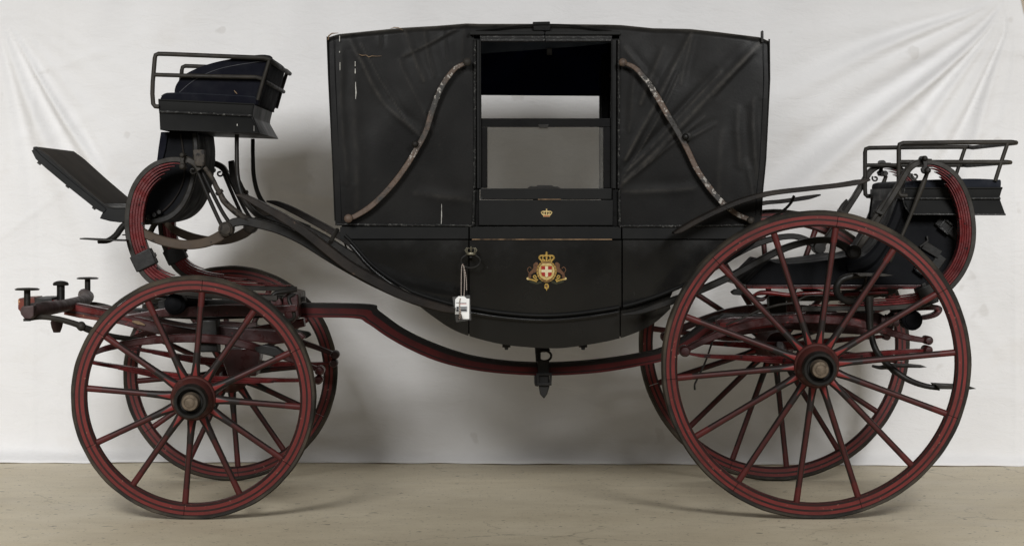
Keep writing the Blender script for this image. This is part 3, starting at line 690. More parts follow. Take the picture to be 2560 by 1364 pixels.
def crown(f, cx, cy, s, g, r):
    """cy = foot of the crown, s = half width"""
    f.poly([(cx - 0.62 * s, cy), (cx - 0.66 * s, cy - 0.30 * s), (cx + 0.66 * s, cy - 0.30 * s), (cx + 0.62 * s, cy)], g)
    f.poly([(cx - 0.55 * s, cy - 0.05 * s), (cx - 0.57 * s, cy - 0.2 * s), (cx + 0.57 * s, cy - 0.2 * s), (cx + 0.55 * s, cy - 0.05 * s)], r)
    for a in (-1, 1):
        f.stroke([(cx + a * 0.60 * s, cy - 0.3 * s), (cx + a * 0.98 * s, cy - 0.75 * s), (cx + a * 0.70 * s, cy - 1.02 * s), (cx + a * 0.05 * s, cy - 0.98 * s)], 0.22 * s, g)
        f.stroke([(cx + a * 0.30 * s, cy - 0.3 * s), (cx + a * 0.52 * s, cy - 0.70 * s), (cx + a * 0.30 * s, cy - 0.98 * s), (cx, cy - 0.98 * s)], 0.18 * s, g)
    f.stroke([(cx, cy - 0.3 * s), (cx, cy - 1.0 * s)], 0.2 * s, g)
    for k in (-0.55, -0.28, 0, 0.28, 0.55): f.disc(cx + k * s, cy - 0.42 * s, 0.11 * s, 0.11 * s, g, 8)
    f.disc(cx, cy - 1.14 * s, 0.17 * s, 0.17 * s, g, 10)
    f.poly([(cx - 0.05 * s, cy - 1.2 * s), (cx - 0.05 * s, cy - 1.55 * s), (cx + 0.05 * s, cy - 1.55 * s), (cx + 0.05 * s, cy - 1.2 * s)], g)
    f.poly([(cx - 0.15 * s, cy - 1.36 * s), (cx - 0.15 * s, cy - 1.45 * s), (cx + 0.15 * s, cy - 1.45 * s), (cx + 0.15 * s, cy - 1.36 * s)], g)
MATS = ['gold', 'gold_pale', 'crest_red', 'crest_white', 'lion', 'leafgreen', 'panel']
f = Flat(); cx = 1366.5
# mantling ribbons and leaves under the lions
for a in (-1, 1):
    for k in range(9): f.disc(cx + a * (14 + k * 3.4), 708 - 1.0 * abs(k - 3), 2.2, 3.2, 5, 7)
    f.stroke([(cx + a * 22, 700), (cx + a * 33, 692), (cx + a * 29, 688), (cx + a * 25, 694)], 3.0, 0)
    f.stroke([(cx + a * 24, 703), (cx + a * 36, 699), (cx + a * 46, 697), (cx + a * 49, 694)], (4.2, 3.4), 0)
    f.disc(cx + a * 46, 696, 4.4, 3.4, 1, 9)
    # lion: body, mane and head, legs, tail
    f.poly([(cx + a * p, q) for p, q in ((26, 664), (32, 668), (38, 676), (44, 682), (46, 690), (43, 694), (39, 687), (33, 682), (27, 680), (23, 674))], 4)
    f.disc(cx + a * 27, 664, 6.5, 8, 4, 14); f.disc(cx + a * 25.5, 659.5, 4.6, 4.6, 4, 12)
    f.stroke([(cx + a * 26, 672), (cx + a * 19, 676), (cx + a * 13, 676)], (4.0, 2.4), 4)
    f.stroke([(cx + a * 25, 666), (cx + a * 17, 666)], (3.6, 2.2), 4)
    f.stroke([(cx + a * 44, 684), (cx + a * 40, 691), (cx + a * 45, 696)], (4.2, 3.0), 4)
    f.stroke([(cx + a * 44, 682), (cx + a * 48, 674), (cx + a * 43, 667), (cx + a * 38, 671)], 1.8, 4)
# collar, shield
f.disc(cx, 678, 25, 27, 0, 36); f.ring(cx, 678, 21.8, 23.8, 1.4, 4, 36)
for k in range(20):
    a = 2 * math.pi * k / 20; f.n -= 1 if k else 0; f.disc(cx + 23.3 * math.cos(a), 678 + 25.3 * math.sin(a), 1.5, 1.5, 4, 6)
f.disc(cx, 677, 19.6, 21.4, 1, 30)
sh = [(-13, -13), (13, -13), (13, 6), (11, 10.5), (4, 13), (0, 15.5), (-4, 13), (-11, 10.5), (-13, 6)]
f.poly([(cx + p * 1.14, 678 + q * 1.12) for p, q in sh], 0)
f.poly([(cx + p, 678 + q) for p, q in sh], 2)
f.poly([(cx - 3.6, 665), (cx + 3.6, 665), (cx + 3.6, 690.5), (cx, 693), (cx - 3.6, 690.5)], 3)
f.poly([(cx - 13, 673.5), (cx + 13, 673.5), (cx + 13, 680.5), (cx - 13, 680.5)], 3)
f.stroke([(cx - 13, 697), (cx - 6, 702), (cx, 703), (cx + 6, 702), (cx + 13, 697)], 2.4, 4)
f.disc(cx, 700, 2.6, 2.2, 0, 8)
f.poly([(cx - 3, 708), (cx + 3, 708), (cx + 6, 714), (cx + 5, 720), (cx + 2, 722), (cx, 727), (cx - 2, 722), (cx - 5, 720), (cx - 6, 714)], 0)
f.disc(cx, 715, 2.4, 3, 4, 8)
crown(f, cx, 658, 19, 0, 4)
f.m.build('coat_of_arms', MATS, door)['label'] = 'gold coat of arms with red shield, white cross and lions'
f = Flat(); YD = lambda py: YB - 0.0036
crown(f, 1366.5, 541.5, 13.0, 1, 2)
f.m.build('painted_crown', MATS, door)['label'] = 'small painted gold crown'

# ------------------------------------------------------------------ door handle: crown over an oval ring
hy = YB - 0.045
h = MB(); ov = [W(1176.5 + 24 * math.sin(t), 653 + 16.5 * math.cos(t), hy) for t in np.linspace(0, 2 * math.pi, 40)]
h.tube(ov, mm(2.6), 8, cap=False); h.tube([W(1177, 648, YB + 0.01), W(1177, 640, hy)], mm(4), 8)
handle = h.build('door_handle', 'iron', door)
c_ = MB()
c_.lathe(W(1177.5, 634, hy), [(0.010, 0.006), (0.020, 0.004), (0.021, 0.0), (0.020, -0.004), (0.010, -0.006)], 20, 'z')
for k in range(8):
    a = 2 * math.pi * k / 8; ca, sa = math.cos(a), math.sin(a); o = W(1177.5, 633, hy)
    c_.tube([o + Vector((ca * r, sa * r, z)) for r, z in ((0.018, 0.004), (0.0235, 0.013), (0.018, 0.021), (0.003, 0.019))], 0.0022, 6)
c_.tube([W(1177.5, 622, hy), W(1177.5, 616, hy)], 0.0022, 6)
crn = c_.build('handle_crown', 'pewter', door)

# ------------------------------------------------------------------ hood
def lerp_(pts): 
    xs = [p[0] for p in pts]; ys = [p[1] for p in pts]; return lambda t: float(np.interp(t, xs, ys))
topline = lerp_([(818, 90), (840, 83), (900, 77), (1000, 67), (1020, 66), (1090, 62), (1165, 56), (1200, 57), (1362, 57), (1530, 59), (1560, 60), (1640, 68), (1735, 70), (1800, 77), (1905, 90), (1922, 98)])
ledge = lerp_([(90, 818), (200, 822), (300, 827), (400, 832), (555, 838)])       # x of the front edge by py
redge = lerp_([(95, 1923), (200, 1924), (300, 1919), (400, 1914), (480, 1906), (555, 1902)])
def seg_d(px, py, a, b):
    ax, ay = a; bx, by = b; dx, dy = bx - ax, by - ay; l2 = dx * dx + dy * dy
    t = max(0, min(1, ((px - ax) * dx + (py - ay) * dy) / l2)); l = math.sqrt(l2)
    sgn = ((px - ax) * dy - (py - ay) * dx) / l
    ex, ey = px - ax - t * dx, py - ay - t * dy
    return math.hypot(ex, ey), sgn, t
CREASE = [  # from, to, width, height(mm)
    ((1548, 470), (1905, 100), 13, 3.6), ((1560, 400), (1735, 75), 9, 3.4), ((1565, 430), (1800, 180), 7, 2.8), ((1585, 440), (1690, 330), 5, 3.0),
    ((1845, 270), (1852, 420), 12, 2.6), ((1884, 250), (1893, 470), 10, 3.0), ((1808, 330), (1796, 500), 16, 2.0), ((1870, 400), (1884, 520), 8, 2.2), ((1690, 360), (1790, 310), 6, 2.2),
    ((1560, 480), (1740, 470), 12, 1.8), ((1600, 260), (1660, 120), 9, 2.4), ((1570, 330), (1590, 180), 8, 2.2), ((1552, 455), (1640, 300), 4, 2.4), ((1556, 462), (1760, 290), 4, 2.2),
    ((1562, 120), (1640, 210), 7, 1.8), ((1735, 80), (1700, 210), 8, 2.0), ((1640, 300), (1700, 180), 4, 2.0), ((1880, 130), (1780, 240), 6, 2.0),
    ((1010, 72), (1060, 200), 9, 3.0), ((1060, 70), (1085, 190), 6, 2.8), ((870, 95), (960, 260), 10, 3.0), ((960, 260), (1050, 340), 10, 2.4), ((1165, 60), (1010, 140), 6, 2.4), ((1110, 75), (1120, 150), 5, 2.0),
    ((850, 120), (864, 460), 10, 2.2), ((884, 180), (890, 520), 18, 2.0), ((1040, 480), (1175, 500), 14, 1.6), ((945, 75), (950, 120), 6, 2.6), ((1165, 60), (1150, 180), 9, 2.6), ((900, 110), (1030, 330), 5, 2.0), ((1000, 150), (1080, 330), 6, 1.8)]
def warp(px, py):
    return (px + 3.0 * math.sin(py / 58.0 + px / 90.0) + 0.7 * math.sin(py / 17.0 + px / 37.0 + 1.7), py + 2.0 * math.sin(px / 47.0 + 0.6) + 0.6 * math.sin(px / 15.0 + py / 40.0))
def wrinkle(px, py):
    d = 0.0006 * math.sin(px / 19.0 + 2.0 * math.sin(py / 47.0)) * math.sin(py / 83.0 + px / 210.0)
    px, py = warp(px, py)
    for a, b, wd, hgt in CREASE:
        dist, sgn, t = seg_d(px, py, a, b)
        if dist < wd * 4:
            e = math.sin(math.pi * min(1, max(0.0, t * 0.92 + 0.04))) ** 0.5
            q = sgn / wd if 0 < t < 1 else dist / wd
            d += hgt * 0.001 * e * (math.exp(-q * q) - 0.7 * math.exp(-((q - 1.6) / 1.2) ** 2)) * (1 if 0 < t < 1 else math.exp(-(dist / wd) ** 2))
    d += 0.0022 * math.sin(px * 0.021 + 1.3) * math.sin(py * 0.017 + 0.4)
    return d
def hood_part(name, x0, x1, xd0, xd1, front, label):
    """one leather half: near side, roof and far side as one skin; xd0..xd1 = the door gap without sides"""
    m = MB(); nr, nroof = 110, 14
    cols = list(np.linspace(x0, xd0, 90)) + list(np.linspace(xd0, xd1, 14))[1:] if front else list(np.linspace(xd0, xd1, 14)) + list(np.linspace(xd1, x1, 90))[1:]
    rows = []
    cols = [c for c in cols]
    for px in cols:
        tp = topline(px); col = []
        fr = None
        for j in range(nr + 1):
            py = 563 + (tp + 16 - 563) * j / nr
            if front: e = ledge(py); q = e + (px - x0) * (xd0 - e) / (xd0 - x0) if px <= xd0 else px
            else: e = redge(py); q = e - (x1 - px) * (e - xd1) / (x1 - xd1) if px >= xd1 else px
            bul = 0.010 * math.sin(math.pi * j / nr)
            y = YB + 0.004 - wrinkle(q, py) - bul * 0.6 + 0.012 * (j / nr) ** 2
            v = W(q, py, y); col.append(v)
        side = col[-1]
        for k in range(1, nroof + 1):                       # shoulder, then across to the far shoulder
            a = k / nroof
            if a < 0.3:
                t = a / 0.3 * math.pi / 2
                col.append(Vector((side.x, side.y + 0.05 * (1 - math.cos(t)), side.z + mm(14) * math.sin(t))))
            else:
                u = (a - 0.3) / 0.7; y2 = side.y + 0.05 + (0.72 - side.y - 0.05) * u
                col.append(Vector((side.x, y2, side.z + mm(14) + 0.025 * math.sin(u * math.pi / 2))))
        col = col + [Vector((v.x, YC2 - v.y, v.z)) for v in col[-2::-1]]
        rows.append(col)
    n = len(rows[0]); b = len(m.v)
    for col in rows: m.v += col
    for i in range(len(rows) - 1):
        ingap = cols[i] >= xd0 - 0.01 and cols[i + 1] <= xd1 + 0.01
        for j in range(n - 1):
            if ingap and (j < nr - 3 or j > n - 2 - nr + 3): continue
            a = b + i * n + j; m.face((a, a + 1, a + n + 1, a + n))
    end = 0 if front else len(rows) - 1
    for j in range((n - 1) // 2):
        a = b + end * n + j; c = b + end * n + n - 1 - j
        if a + 1 < c - 1: m.face((a, a + 1, c - 1, c))
    o = m.build(name, 'hood', car, ang=60); o['label'] = label
    me = o.data; at = me.attributes.new('wear', 'FLOAT', 'POINT'); vals = []
    for v in me.vertices:
        k = sd(v.co.y) / PPM; q, py = v.co.x / k + PX0, (CAM_Z - v.co.z) / k + PY0; wv = 0
        if v.co.y < 0.3:
            qa, pa = warp(q, py)
            for a, b, wd, hgt in CREASE:
                dist, sgn, t = seg_d(qa, pa, a, b)
                wv = max(wv, math.exp(-(dist / (wd * 0.34)) ** 2) * min(1, hgt / 3.2) * (0.75 if abs(a[0] - b[0]) > 25 else 0.35))
            wv = max(wv, min(1, max(0, (topline(q) + 13 - py) / 8)))
        vals.append(wv)
    at.data.foreach_set('value', vals)
    return o
hf = hood_part('hood', 818, 1362, 1185, 1362, True, 'front half of the black leather hood')
hr = hood_part('hood', 1363, 1923, 1363, 1548, False, 'rear half of the black leather hood')
# edge roll along the hood ends
for o, ef, ys in ((hf, ledge, range(92, 556, 20)), (hr, redge, range(98, 545, 20))):
    both(MB().tube([W(ef(p), p, YB + 0.002) for p in ys], mm(2.0), 8), 'edge_roll', 'hood', o)
    both(MB().tube([W(ef(p) + (16 if o is hf else -14), p, YB + 0.0005) for p in ys], mm(0.7), 6), 'seam', 'boot', o)
MB().prism([(1332, 55), (1375, 54), (1376, 77), (1334, 77)], YB - 0.004, YB + 0.07).build('roof_flap', 'hood', hr, 0.003)
MB().prism([(1903, 84), (1903, 79), (1906, 76), (1909, 79), (1909, 106), (1903, 106)], YB - 0.004, YB + 0.02).build('hood_catch', 'iron', hr, 0.001)
MB().tube([W(p[0], p[1], YB - 0.003) for p in ((820, 100), (822, 90), (830, 84), (846, 83))], [mm(1.2), mm(1.8), mm(1.6), mm(0.6)], 6).build('torn_corner', 'tear', hf)
# soft arched welt over the door
both(MB().tube(cr([W(x, y, YB - 0.004) for x, y in ((1190, 78), (1240, 72), (1290, 66), (1330, 63), (1380, 62), (1430, 64), (1480, 71), (1530, 78))], 5), mm(2.2), 8), 'welt', 'hood', hr)
def strokes(name, mat, parent, items, y):
    m = MB()
    for pts, wd in items: m.tube([W(a, b, y - wrinkle(a, b)) for a, b in pts], [mm(w_) for w_ in wd], 6, flat=0.35)
    return m.build(name, mat, parent)
for pts, wd in (([(889, 205), (889, 215), (890, 232), (889, 248)], (0.5, 0.9, 1.2, 1.8, 0.5)), ([(888, 154), (888, 166)], (1.0, 1.2)), ([(888, 172), (888, 184)], (0.8, 1.4)), ([(850, 156), (850, 176)], (0.8, 2.2, 1.0)), ([(849, 90), (849, 104)], (0.9, 0.9)), ([(1104, 510), (1104, 540), (1103, 562)], (0.4, 1.0, 0.5)), ([(849, 128), (849, 132)], (1, 1))):
    strokes('paint_drip', 'drip', hf, [(pts, wd)], YB + 0.002)
strokes('tear', 'tear', hf, [([(897, 136), (905, 139), (915, 138), (922, 143), (930, 140), (940, 141), (954, 140)], (0.3, 0.9, 0.6, 0.9, 0.7, 0.6, 0.3))], YB + 0.001)
strokes('tear', 'tear', hf, [([(976, 72), (986, 69), (997, 70), (1007, 76)], (0.4, 1.2, 1.1, 0.4))], YB - 0.001)
# interior: blind on the far window, ceiling lining
yi = YC2 - YB - 0.03
MB().prism([(1180, 84), (1520, 84), (1520, 240.5), (1180, 238)], yi - 0.006, yi).build('window_blind', 'blind', hr, 0.001)
MB().prism([(1500, 238), (1530, 239), (1530, 470), (1500, 470)], yi - 0.006, yi + 0.02).build('window_jamb', 'ebony', hr)
MB().prism([(1203, 105), (1527, 104), (1527, 108), (1420, 118), (1300, 127), (1203, 134)], YB + 0.28, YB + 0.30).build('ceiling_lining', 'lining', hr, 0.001)
MB().prism([(1367, 122), (1380, 121), (1380, 137), (1367, 137)], YB + 0.26, YB + 0.275).build('ceiling_tab', 'piping', hr, 0.001)
MB().tube([W(1498, y, yi - 0.02) for y in (178, 190, 205, 220)], mm(1.2), 6).build('blind_cord', 'piping', hr)

# ------------------------------------------------------------------ landau joints
def joint(path, knobs, label):
    m = MB(); P = cr(path, 6); m.ribbon(P, [9, 12, 14, 14.5, 14, 13, 14, 13, 11], YB - 0.042, YB - 0.030, 0.0022)
    o = m.build('landau_joint', 'joint', car); o['label'] = label
    for (x, y, r, mt, fl) in knobs:
        k = MB(); rr = mm(r)
        k.lathe(W(x, y, YB - 0.05), [(rr * 0.55, 0.06), (rr * 0.6, 0.012), (rr * 0.95, 0.010), (rr, 0.002), (rr * 0.92, -0.008), (rr * 0.6, -0.013), (rr * 0.2, -0.0145)], 20)
        if fl: k.lathe(W(x + 6, y, YB - 0.035), [(mm(11), 0.02), (mm(11), 0.0), (mm(9), -0.002)], 14)
        k.build('knob', mt, o)
    mirror(o)['label'] = label.replace('near', 'far')
joint([(1166, 157), (1140, 170), (1118, 195), (1098, 230), (1081, 275), (1066, 325), (1045, 366), (1012, 420), (975, 468), (930, 513), (892, 538), (872, 546)],
      ((1168, 155, 10.5, 'iron_dusty', 0), (1038, 360, 8.5, 'iron', 0), (871, 546, 11, 'joint', 0)), 'flaking near front landau joint')
joint([(1559, 157), (1585, 168), (1612, 195), (1640, 237), (1668, 285), (1692, 325), (1716, 368), (1742, 422), (1772, 466), (1802, 502), (1838, 532), (1876, 550)],
      ((1557, 156, 10.5, 'joint', 0), (1714, 342, 8.5, 'iron', 1), (1877, 551, 9.5, 'iron_bare', 0)), 'flaking near rear landau joint')

# ------------------------------------------------------------------ C springs
def c_spring(path, spans, th, strap_t, label, inward, w=0.058):
    P = cr(path, 8); n = len(P)
    T = np.gradient(P, axis=0); T /= np.linalg.norm(T, axis=1)[:, None]
    Nn = np.stack([-T[:, 1], T[:, 0]], 1) * inward
    y0 = 0.172; o = None; off = 0
    for k, ((a, b), t) in enumerate(zip(spans, th)):
        i0, i1 = int(a * (n - 1)), int(b * (n - 1)) + 1
        Q = P[i0:i1] + Nn[i0:i1] * (off + t / 2)
        e = min(22, len(Q) // 3); tl = np.ones(len(Q)) * (t - 0.7)
        if k:
            tl[:e] = np.linspace(1.8, t - 0.7, e); tl[-e:] = np.linspace(t - 0.7, 1.8, e)
        m = MB(); m.ribbon(Q, list(tl), y0 - (0.003 if k == 0 else 0.0), y0 + w + (0.003 if k == 0 else 0), 0.0012)
        if k == 0:
            o = m.build('c_spring', 'iron_dusty', car); o['label'] = label
        else: m.build('leaf', 'red_leaf', o)
        off += t
    i = int(strap_t * (n - 1)); c = P[i] + Nn[i] * off / 2; t = T[i]; q = Nn[i] * (off / 2 + 4)
    m = MB(); pl = [c + t * 21 + q, c - t * 21 + q, c - t * 21 - q, c + t * 21 - q]
    m.prism(pl, y0 - 0.012, y0 + w + 0.012); m.build('strap', 'black_leather', o, 0.005)
    bq = c + q * 1.0; m = MB()
    m.prism([bq - t * 6, bq + t * 6, bq + t * 5 + Nn[i] * 8, bq - t * 5 + Nn[i] * 8], y0 + 0.01, y0 + 0.03); m.build('bolt', 'iron', o, 0.002)
    c2 = mirror(o); c2['label'] = label.replace('near', 'far')
    return o
SP = [(0, 1), (0.035, 0.985), (0.075, 0.93), (0.115, 0.87), (0.155, 0.81), (0.20, 0.74)]
TH = [12.5, 7.2, 7.0, 6.9, 6.8, 6.7]
fs = c_spring([(468, 396), (440, 392), (412, 395), (382, 406), (352, 430), (328, 465), (315, 507), (310.5, 556), (316, 606), (331, 650), (354, 690), (388, 717), (435, 734), (495, 743), (560, 748), (630, 750), (692, 751)], SP, TH, 0.585, 'red leaf near front C spring with black strap', -1)
rs = c_spring([(2303, 401), (2330, 399), (2362, 409), (2394, 433), (2419, 472), (2435, 522), (2441, 576), (2436, 626), (2418, 674), (2390, 714), (2352, 746), (2300, 766), (2240, 774), (2170, 777), (2090, 778), (2005, 778)], SP, [12, 6.2, 6.0, 5.8, 5.7, 5.6], 0.70, 'red leaf near rear C spring with black strap', 1)

YS = 0.17; YS1 = 0.235
def bar(name, mat, path, th, y0=YS, y1=YS1, parent=car, far=True, n=6, ch=0.004, label=None):
    o = MB().ribbon(cr(path, n), th, y0, y1, ch).build(name, mat, parent)
    if label: o['label'] = label
    if far: mirror(o)
    return o
def rod(name, mat, path, r, parent=car, far=True, n=6, seg=10):
    o = MB().tube([W(*p) for p in cr(path, n)], [mm(x) for x in r] if hasattr(r, '__len__') else mm(r), seg).build(name, mat, parent)
    if far: mirror(o)
    return o
def plate(name, mat, poly, y0, y1, parent=car, far=False, bevel=0.003):
    o = MB().prism(poly, y0, y1).build(name, mat, parent, bevel)
    if far: mirror(o)
    return o
def knob(name, mat, px, py, y, r, depth=0.03, parent=car, far=True):
    rr = mm(r); o = MB().lathe(W(px, py, y), [(rr * 0.8, depth), (rr, depth * 0.8), (rr, 0.004), (rr * 0.9, 0.0), (rr * 0.72, -0.002), (rr * 0.66, -0.006), (rr * 0.3, -0.008)], 20).build(name, mat, parent)
    if far: mirror(o)
    return o

# ------------------------------------------------------------------ front braces, loops, lamp sockets
bar('spring_tip', 'iron_dusty', [(452, 396), (470, 400), (488, 410), (498, 425)], [15, 16, 16, 14])
br = bar('brace', 'brown_leather', [(330, 556), (352, 578), (380, 593), (420, 606), (465, 612), (510, 607), (548, 591), (568, 575)], [16, 19, 22, 23, 23, 24, 26, 26], 0.18, 0.235, label='worn brown leather brace below the box seat')
kb = knob('brace_eye', 'iron_bare', 564, 573, 0.155, 19, 0.09)
bar('body_loop', 'iron', [(566, 566), (585, 556), (612, 553), (640, 558), (694, 572), (754, 599), (811, 634), (864, 666), (930, 702), (1000, 736), (1060, 760), (1120, 776), (1168, 784)], [20, 22, 22, 24, 24, 24, 25, 25, 25, 22, 18, 14, 8], 0.165, 0.22, label='iron body loop running under the landau body')
for (p, r) in (([(492, 424, 0.2), (520, 490, 0.2), (545, 545, 0.2), (556, 566, 0.2)], 5), ([(503, 424, 0.215), (530, 480, 0.215), (556, 530, 0.215), (576, 560, 0.215)], 5)):
    rod('brace_stay', 'iron', p, r)
sk = plate('lamp_socket', 'iron_bare', [(482, 374), (512, 374), (511, 412), (506, 416), (487, 415)], 0.15, 0.20, far=False, bevel=0.006)
plate('lamp_socket', 'iron', [(482, 374), (512, 374), (511, 412), (506, 416), (487, 415)], 1.22, 1.27, far=False, bevel=0.006).location = (0, 0, 0)
rod('lamp_stay', 'iron_bare', [(512, 418, 0.175), (530, 445, 0.175), (541, 468, 0.175), (550, 483, 0.175), (560, 502, 0.175), (580, 522, 0.175), (604, 540, 0.175), (640, 560, 0.18)], [6, 6, 6.5, 7, 8, 8, 8.5, 8])
knob('stay_collar', 'iron_bare', 548, 480, 0.165, 8, 0.02); rod('stay_ring', 'iron_bare', [(540, 486, 0.175), (557, 475, 0.175)], 4.5, n=1)
# shackles over the spring tip with scroll
for nm, pts, far in (('shackle', [(449, 390), (461, 390), (459, 402), (460, 410), (463, 416), (447, 416), (450, 408), (451, 400)], True),):
    plate(nm, 'iron_dusty', pts, 0.14, 0.16, far=far, bevel=0.003)
knob('shackle_pin', 'iron_dusty', 455, 388, 0.135, 6.5, 0.11); knob('shackle_pin', 'iron_dusty', 455, 416, 0.135, 8, 0.11)
def scroll(cx, cy, r, y, flip=1, a0=200, turns=1.1):
    pts = [(cx + flip * r * (1 - 0.72 * t) * math.cos(R(a0 + 360 * turns * t)), cy - r * (1 - 0.72 * t) * math.sin(R(a0 + 360 * turns * t)), y) for t in np.linspace(0, 1, 22)]
    o = MB().tube([W(*p) for p in pts], [mm(2.6)] * 18 + [mm(3.2)] * 4, 7).build('scroll', 'iron', car); mirror(o)
scroll(482, 426, 10, 0.2, 1, 40, -1.0)

# ------------------------------------------------------------------ front wings (mudguards)
def wing(path, th, y0, y1, label):
    o = MB().ribbon(cr(path, 6), th, y0, y1, 0.003).build('mudguard', 'wing', car); o['label'] = label
    return o
wing([(590, 487), (610, 492), (645, 510), (700, 541), (760, 579), (815, 622), (870, 664), (930, 699), (1000, 735), (1060, 757), (1110, 771), (1138, 777)], [4, 12, 17, 20, 22, 24, 25, 24, 22, 20, 18, 12], 0.02, 0.13, 'near front mudguard sweeping down beneath the body')
wing([(666, 503), (690, 508), (730, 525), (790, 557), (840, 585), (880, 612), (940, 662), (1000, 700)], [4, 12, 15, 16, 17, 17, 16, 14], 1.31, 1.42, 'far front mudguard')
rod('mudguard_stay', 'iron_dusty', [(826, 606, 0.12), (834, 590, 0.15), (843, 575, 0.2)], [6, 5.5, 6], far=False)
rod('mudguard_stay', 'iron', [(862, 608, 1.2), (868, 625, 1.25)], 2.5, far=False)
# rear wings
wing([(1686, 583), (1702, 576), (1745, 552), (1800, 525), (1860, 501), (1930, 483), (2020, 472), (2100, 463), (2150, 455), (2176, 449)], [4, 12, 13, 13, 13, 12, 12, 12, 13, 5], -0.02, 0.12, 'near rear mudguard arched over the wheel')
wing([(1850, 530), (1905, 509), (1960, 503), (2020, 494), (2052, 487)], [10, 10, 10, 10, 4], 1.31, 1.44, 'far rear mudguard')
rod('mudguard_stay', 'iron', [(1985, 490, 0.1), (1975, 510, 0.12), (1950, 532, 0.15), (1910, 552, 0.2)], 3.6, far=False)

# ------------------------------------------------------------------ box seat
def seat_box(name, near_rings, ydep, mat, label):
    """near_rings: (list of (xl, yl, xr, yr) px, depth of the near face) from top to bottom"""
    rings = []
    for (xl, yl, xr, yr, y) in near_rings:
        a, b = W(xl, yl, y), W(xr, yr, y); y2 = ydep - (y - near_rings[0][4])
        rings.append([a, b, Vector((b.x, y2, b.z)), Vector((a.x, y2, a.z))])
    o = MB().loft(rings).build(name, mat, car, 0.003); o['label'] = label; return o
SY0, SY1 = 0.27, 1.17
box = seat_box('box_seat', [(395, 248, 635, 260, SY0), (397, 277, 629, 287, SY0 + 0.004), (398, 283, 629, 293, SY0 + 0.006), (400, 325, 648, 333, SY0 - 0.035)], SY1, 'panel', 'black coachman box seat with iron rail and navy cushion')
MB().tube([W(398, 279, SY0 - 0.002), W(515, 284, SY0 - 0.002), W(628, 289.5, SY0 - 0.002)], mm(3.2), 8).build('moulding', 'bead', box)
MB().tube([W(396, 249.5, SY0 - 0.001), W(635, 261, SY0 - 0.001)], mm(2.4), 8).build('moulding', 'panel', box)
MB().tube([W(634, 263, SY0), W(630, 288, SY0), W(648, 333, SY0 - 0.033)], mm(2), 8).build('moulding', 'panel', box)
for pts, wd in (([(466, 313), (466, 319), (466, 327)], (0.8, 2.4, 1.0)), ([(593, 310), (593, 315)], (1.0, 1.0)), ([(635, 315), (635, 328)], (0.6, 1.2, 0.5)), ([(401, 291), (401, 302)], (0.8, 1.1))):
    MB().tube([W(a, b, SY0 - 0.03 - (b - 325) * 0.0009) for a, b in pts], [mm(w_) for w_ in wd], 6, flat=0.4).build('paint_drip', 'drip', box)
cu = MB(); a = [(400, 250), (404, 241), (414, 235), (430, 233.5), (480, 234), (560, 238), (630, 242), (640, 246), (641, 262)]
cu.prism(cr(a, 4), SY0 + 0.01, SY1 - 0.01); cu.build('cushion', 'navy', box, 0.008)
MB().tube([W(p[0], p[1], SY0 + 0.012) for p in cr(a[1:-1], 4)], mm(1.8), 6).build('piping', 'navy_light', box)
# side wing of the seat back, rolled edge, piping
wg = [(436, 240), (437, 222), (444, 206), (460, 188), (490, 172), (530, 158), (580, 147), (640, 138), (668, 138), (678, 146), (668, 190), (644, 262)]
wo = MB().prism(cr(wg, 4), SY0 + 0.02, SY0 + 0.10).build('seat_wing', 'navy', box, 0.014)
MB().prism(cr(wg, 4), SY1 - 0.10, SY1 - 0.02).build('seat_wing', 'navy', box, 0.014)
MB().tube([W(p[0], p[1], SY0 + 0.0185) for p in cr([(448, 232), (470, 212), (500, 192), (540, 175), (580, 165), (630, 157), (666, 152)], 5)], mm(0.7), 6).build('piping', 'piping', box)
MB().prism([(640, 140), (668, 137), (680, 148), (672, 186), (650, 264), (625, 262)], SY0 + 0.095, SY1 - 0.095).build('backrest', 'navy', box, 0.012)
MB().tube([W(p[0], p[1], 0.285) for p in ((585, 226), (589, 231), (593, 235))], [mm(0.5), mm(1.6), mm(0.5)], 6).build('tear', 'tear', box)
def rail(pts, r, parent): return MB().tube([W(*p) for p in pts], mm(r * 1.14), 10).build('rail', 'iron_dusty', parent)
def arc(p, q, r_, n=5):   # not used for geometry heavy corners, small rounding
    return [tuple(np.array(p) * (1 - t) + np.array(q) * t) for t in np.linspace(0, 1, n)]
ry0, ry1 = SY0 - 0.01, SY1 + 0.01
kk = sd(ry0) / sd(ry1)
def farp(p): return (PX0 + (p[0] - PX0) * kk, PY0 + (p[1] - PY0) * kk, ry1)
up = [(397, 267), (388, 266), (383, 260), (381, 235), (382, 205), (385, 170), (387, 146), (389, 138), (396, 135), (420, 135.5), (520, 139.5), (620, 143.5), (660, 145), (672, 148)]
nearp = [(x, y, ry0) for x, y in up]; turn = [(679, 155, ry0 + 0.05)]
full = nearp + [(681, 156, ry0 + 0.08), farp((681, 156))[:2] + (ry1 - 0.08,)] + [farp(p) for p in up[::-1]]
rail(full, 5.0, box)
mid = [(384, 187), (450, 189), (560, 191.5), (640, 193), (652, 196)]
rail([(x, y, ry0) for x, y in mid] + [(664, 205, ry0 + 0.08), farp((664, 205))[:2] + (ry1 - 0.08,)] + [farp(p) for p in mid[::-1]], 4.6, box)
rail([(673, 152, ry0), (658, 200, ry0), (644, 250, ry0 + 0.004)], 4.4, box); rail([farp((673, 152)), farp((658, 200)), farp((644, 250))], 4.4, box)
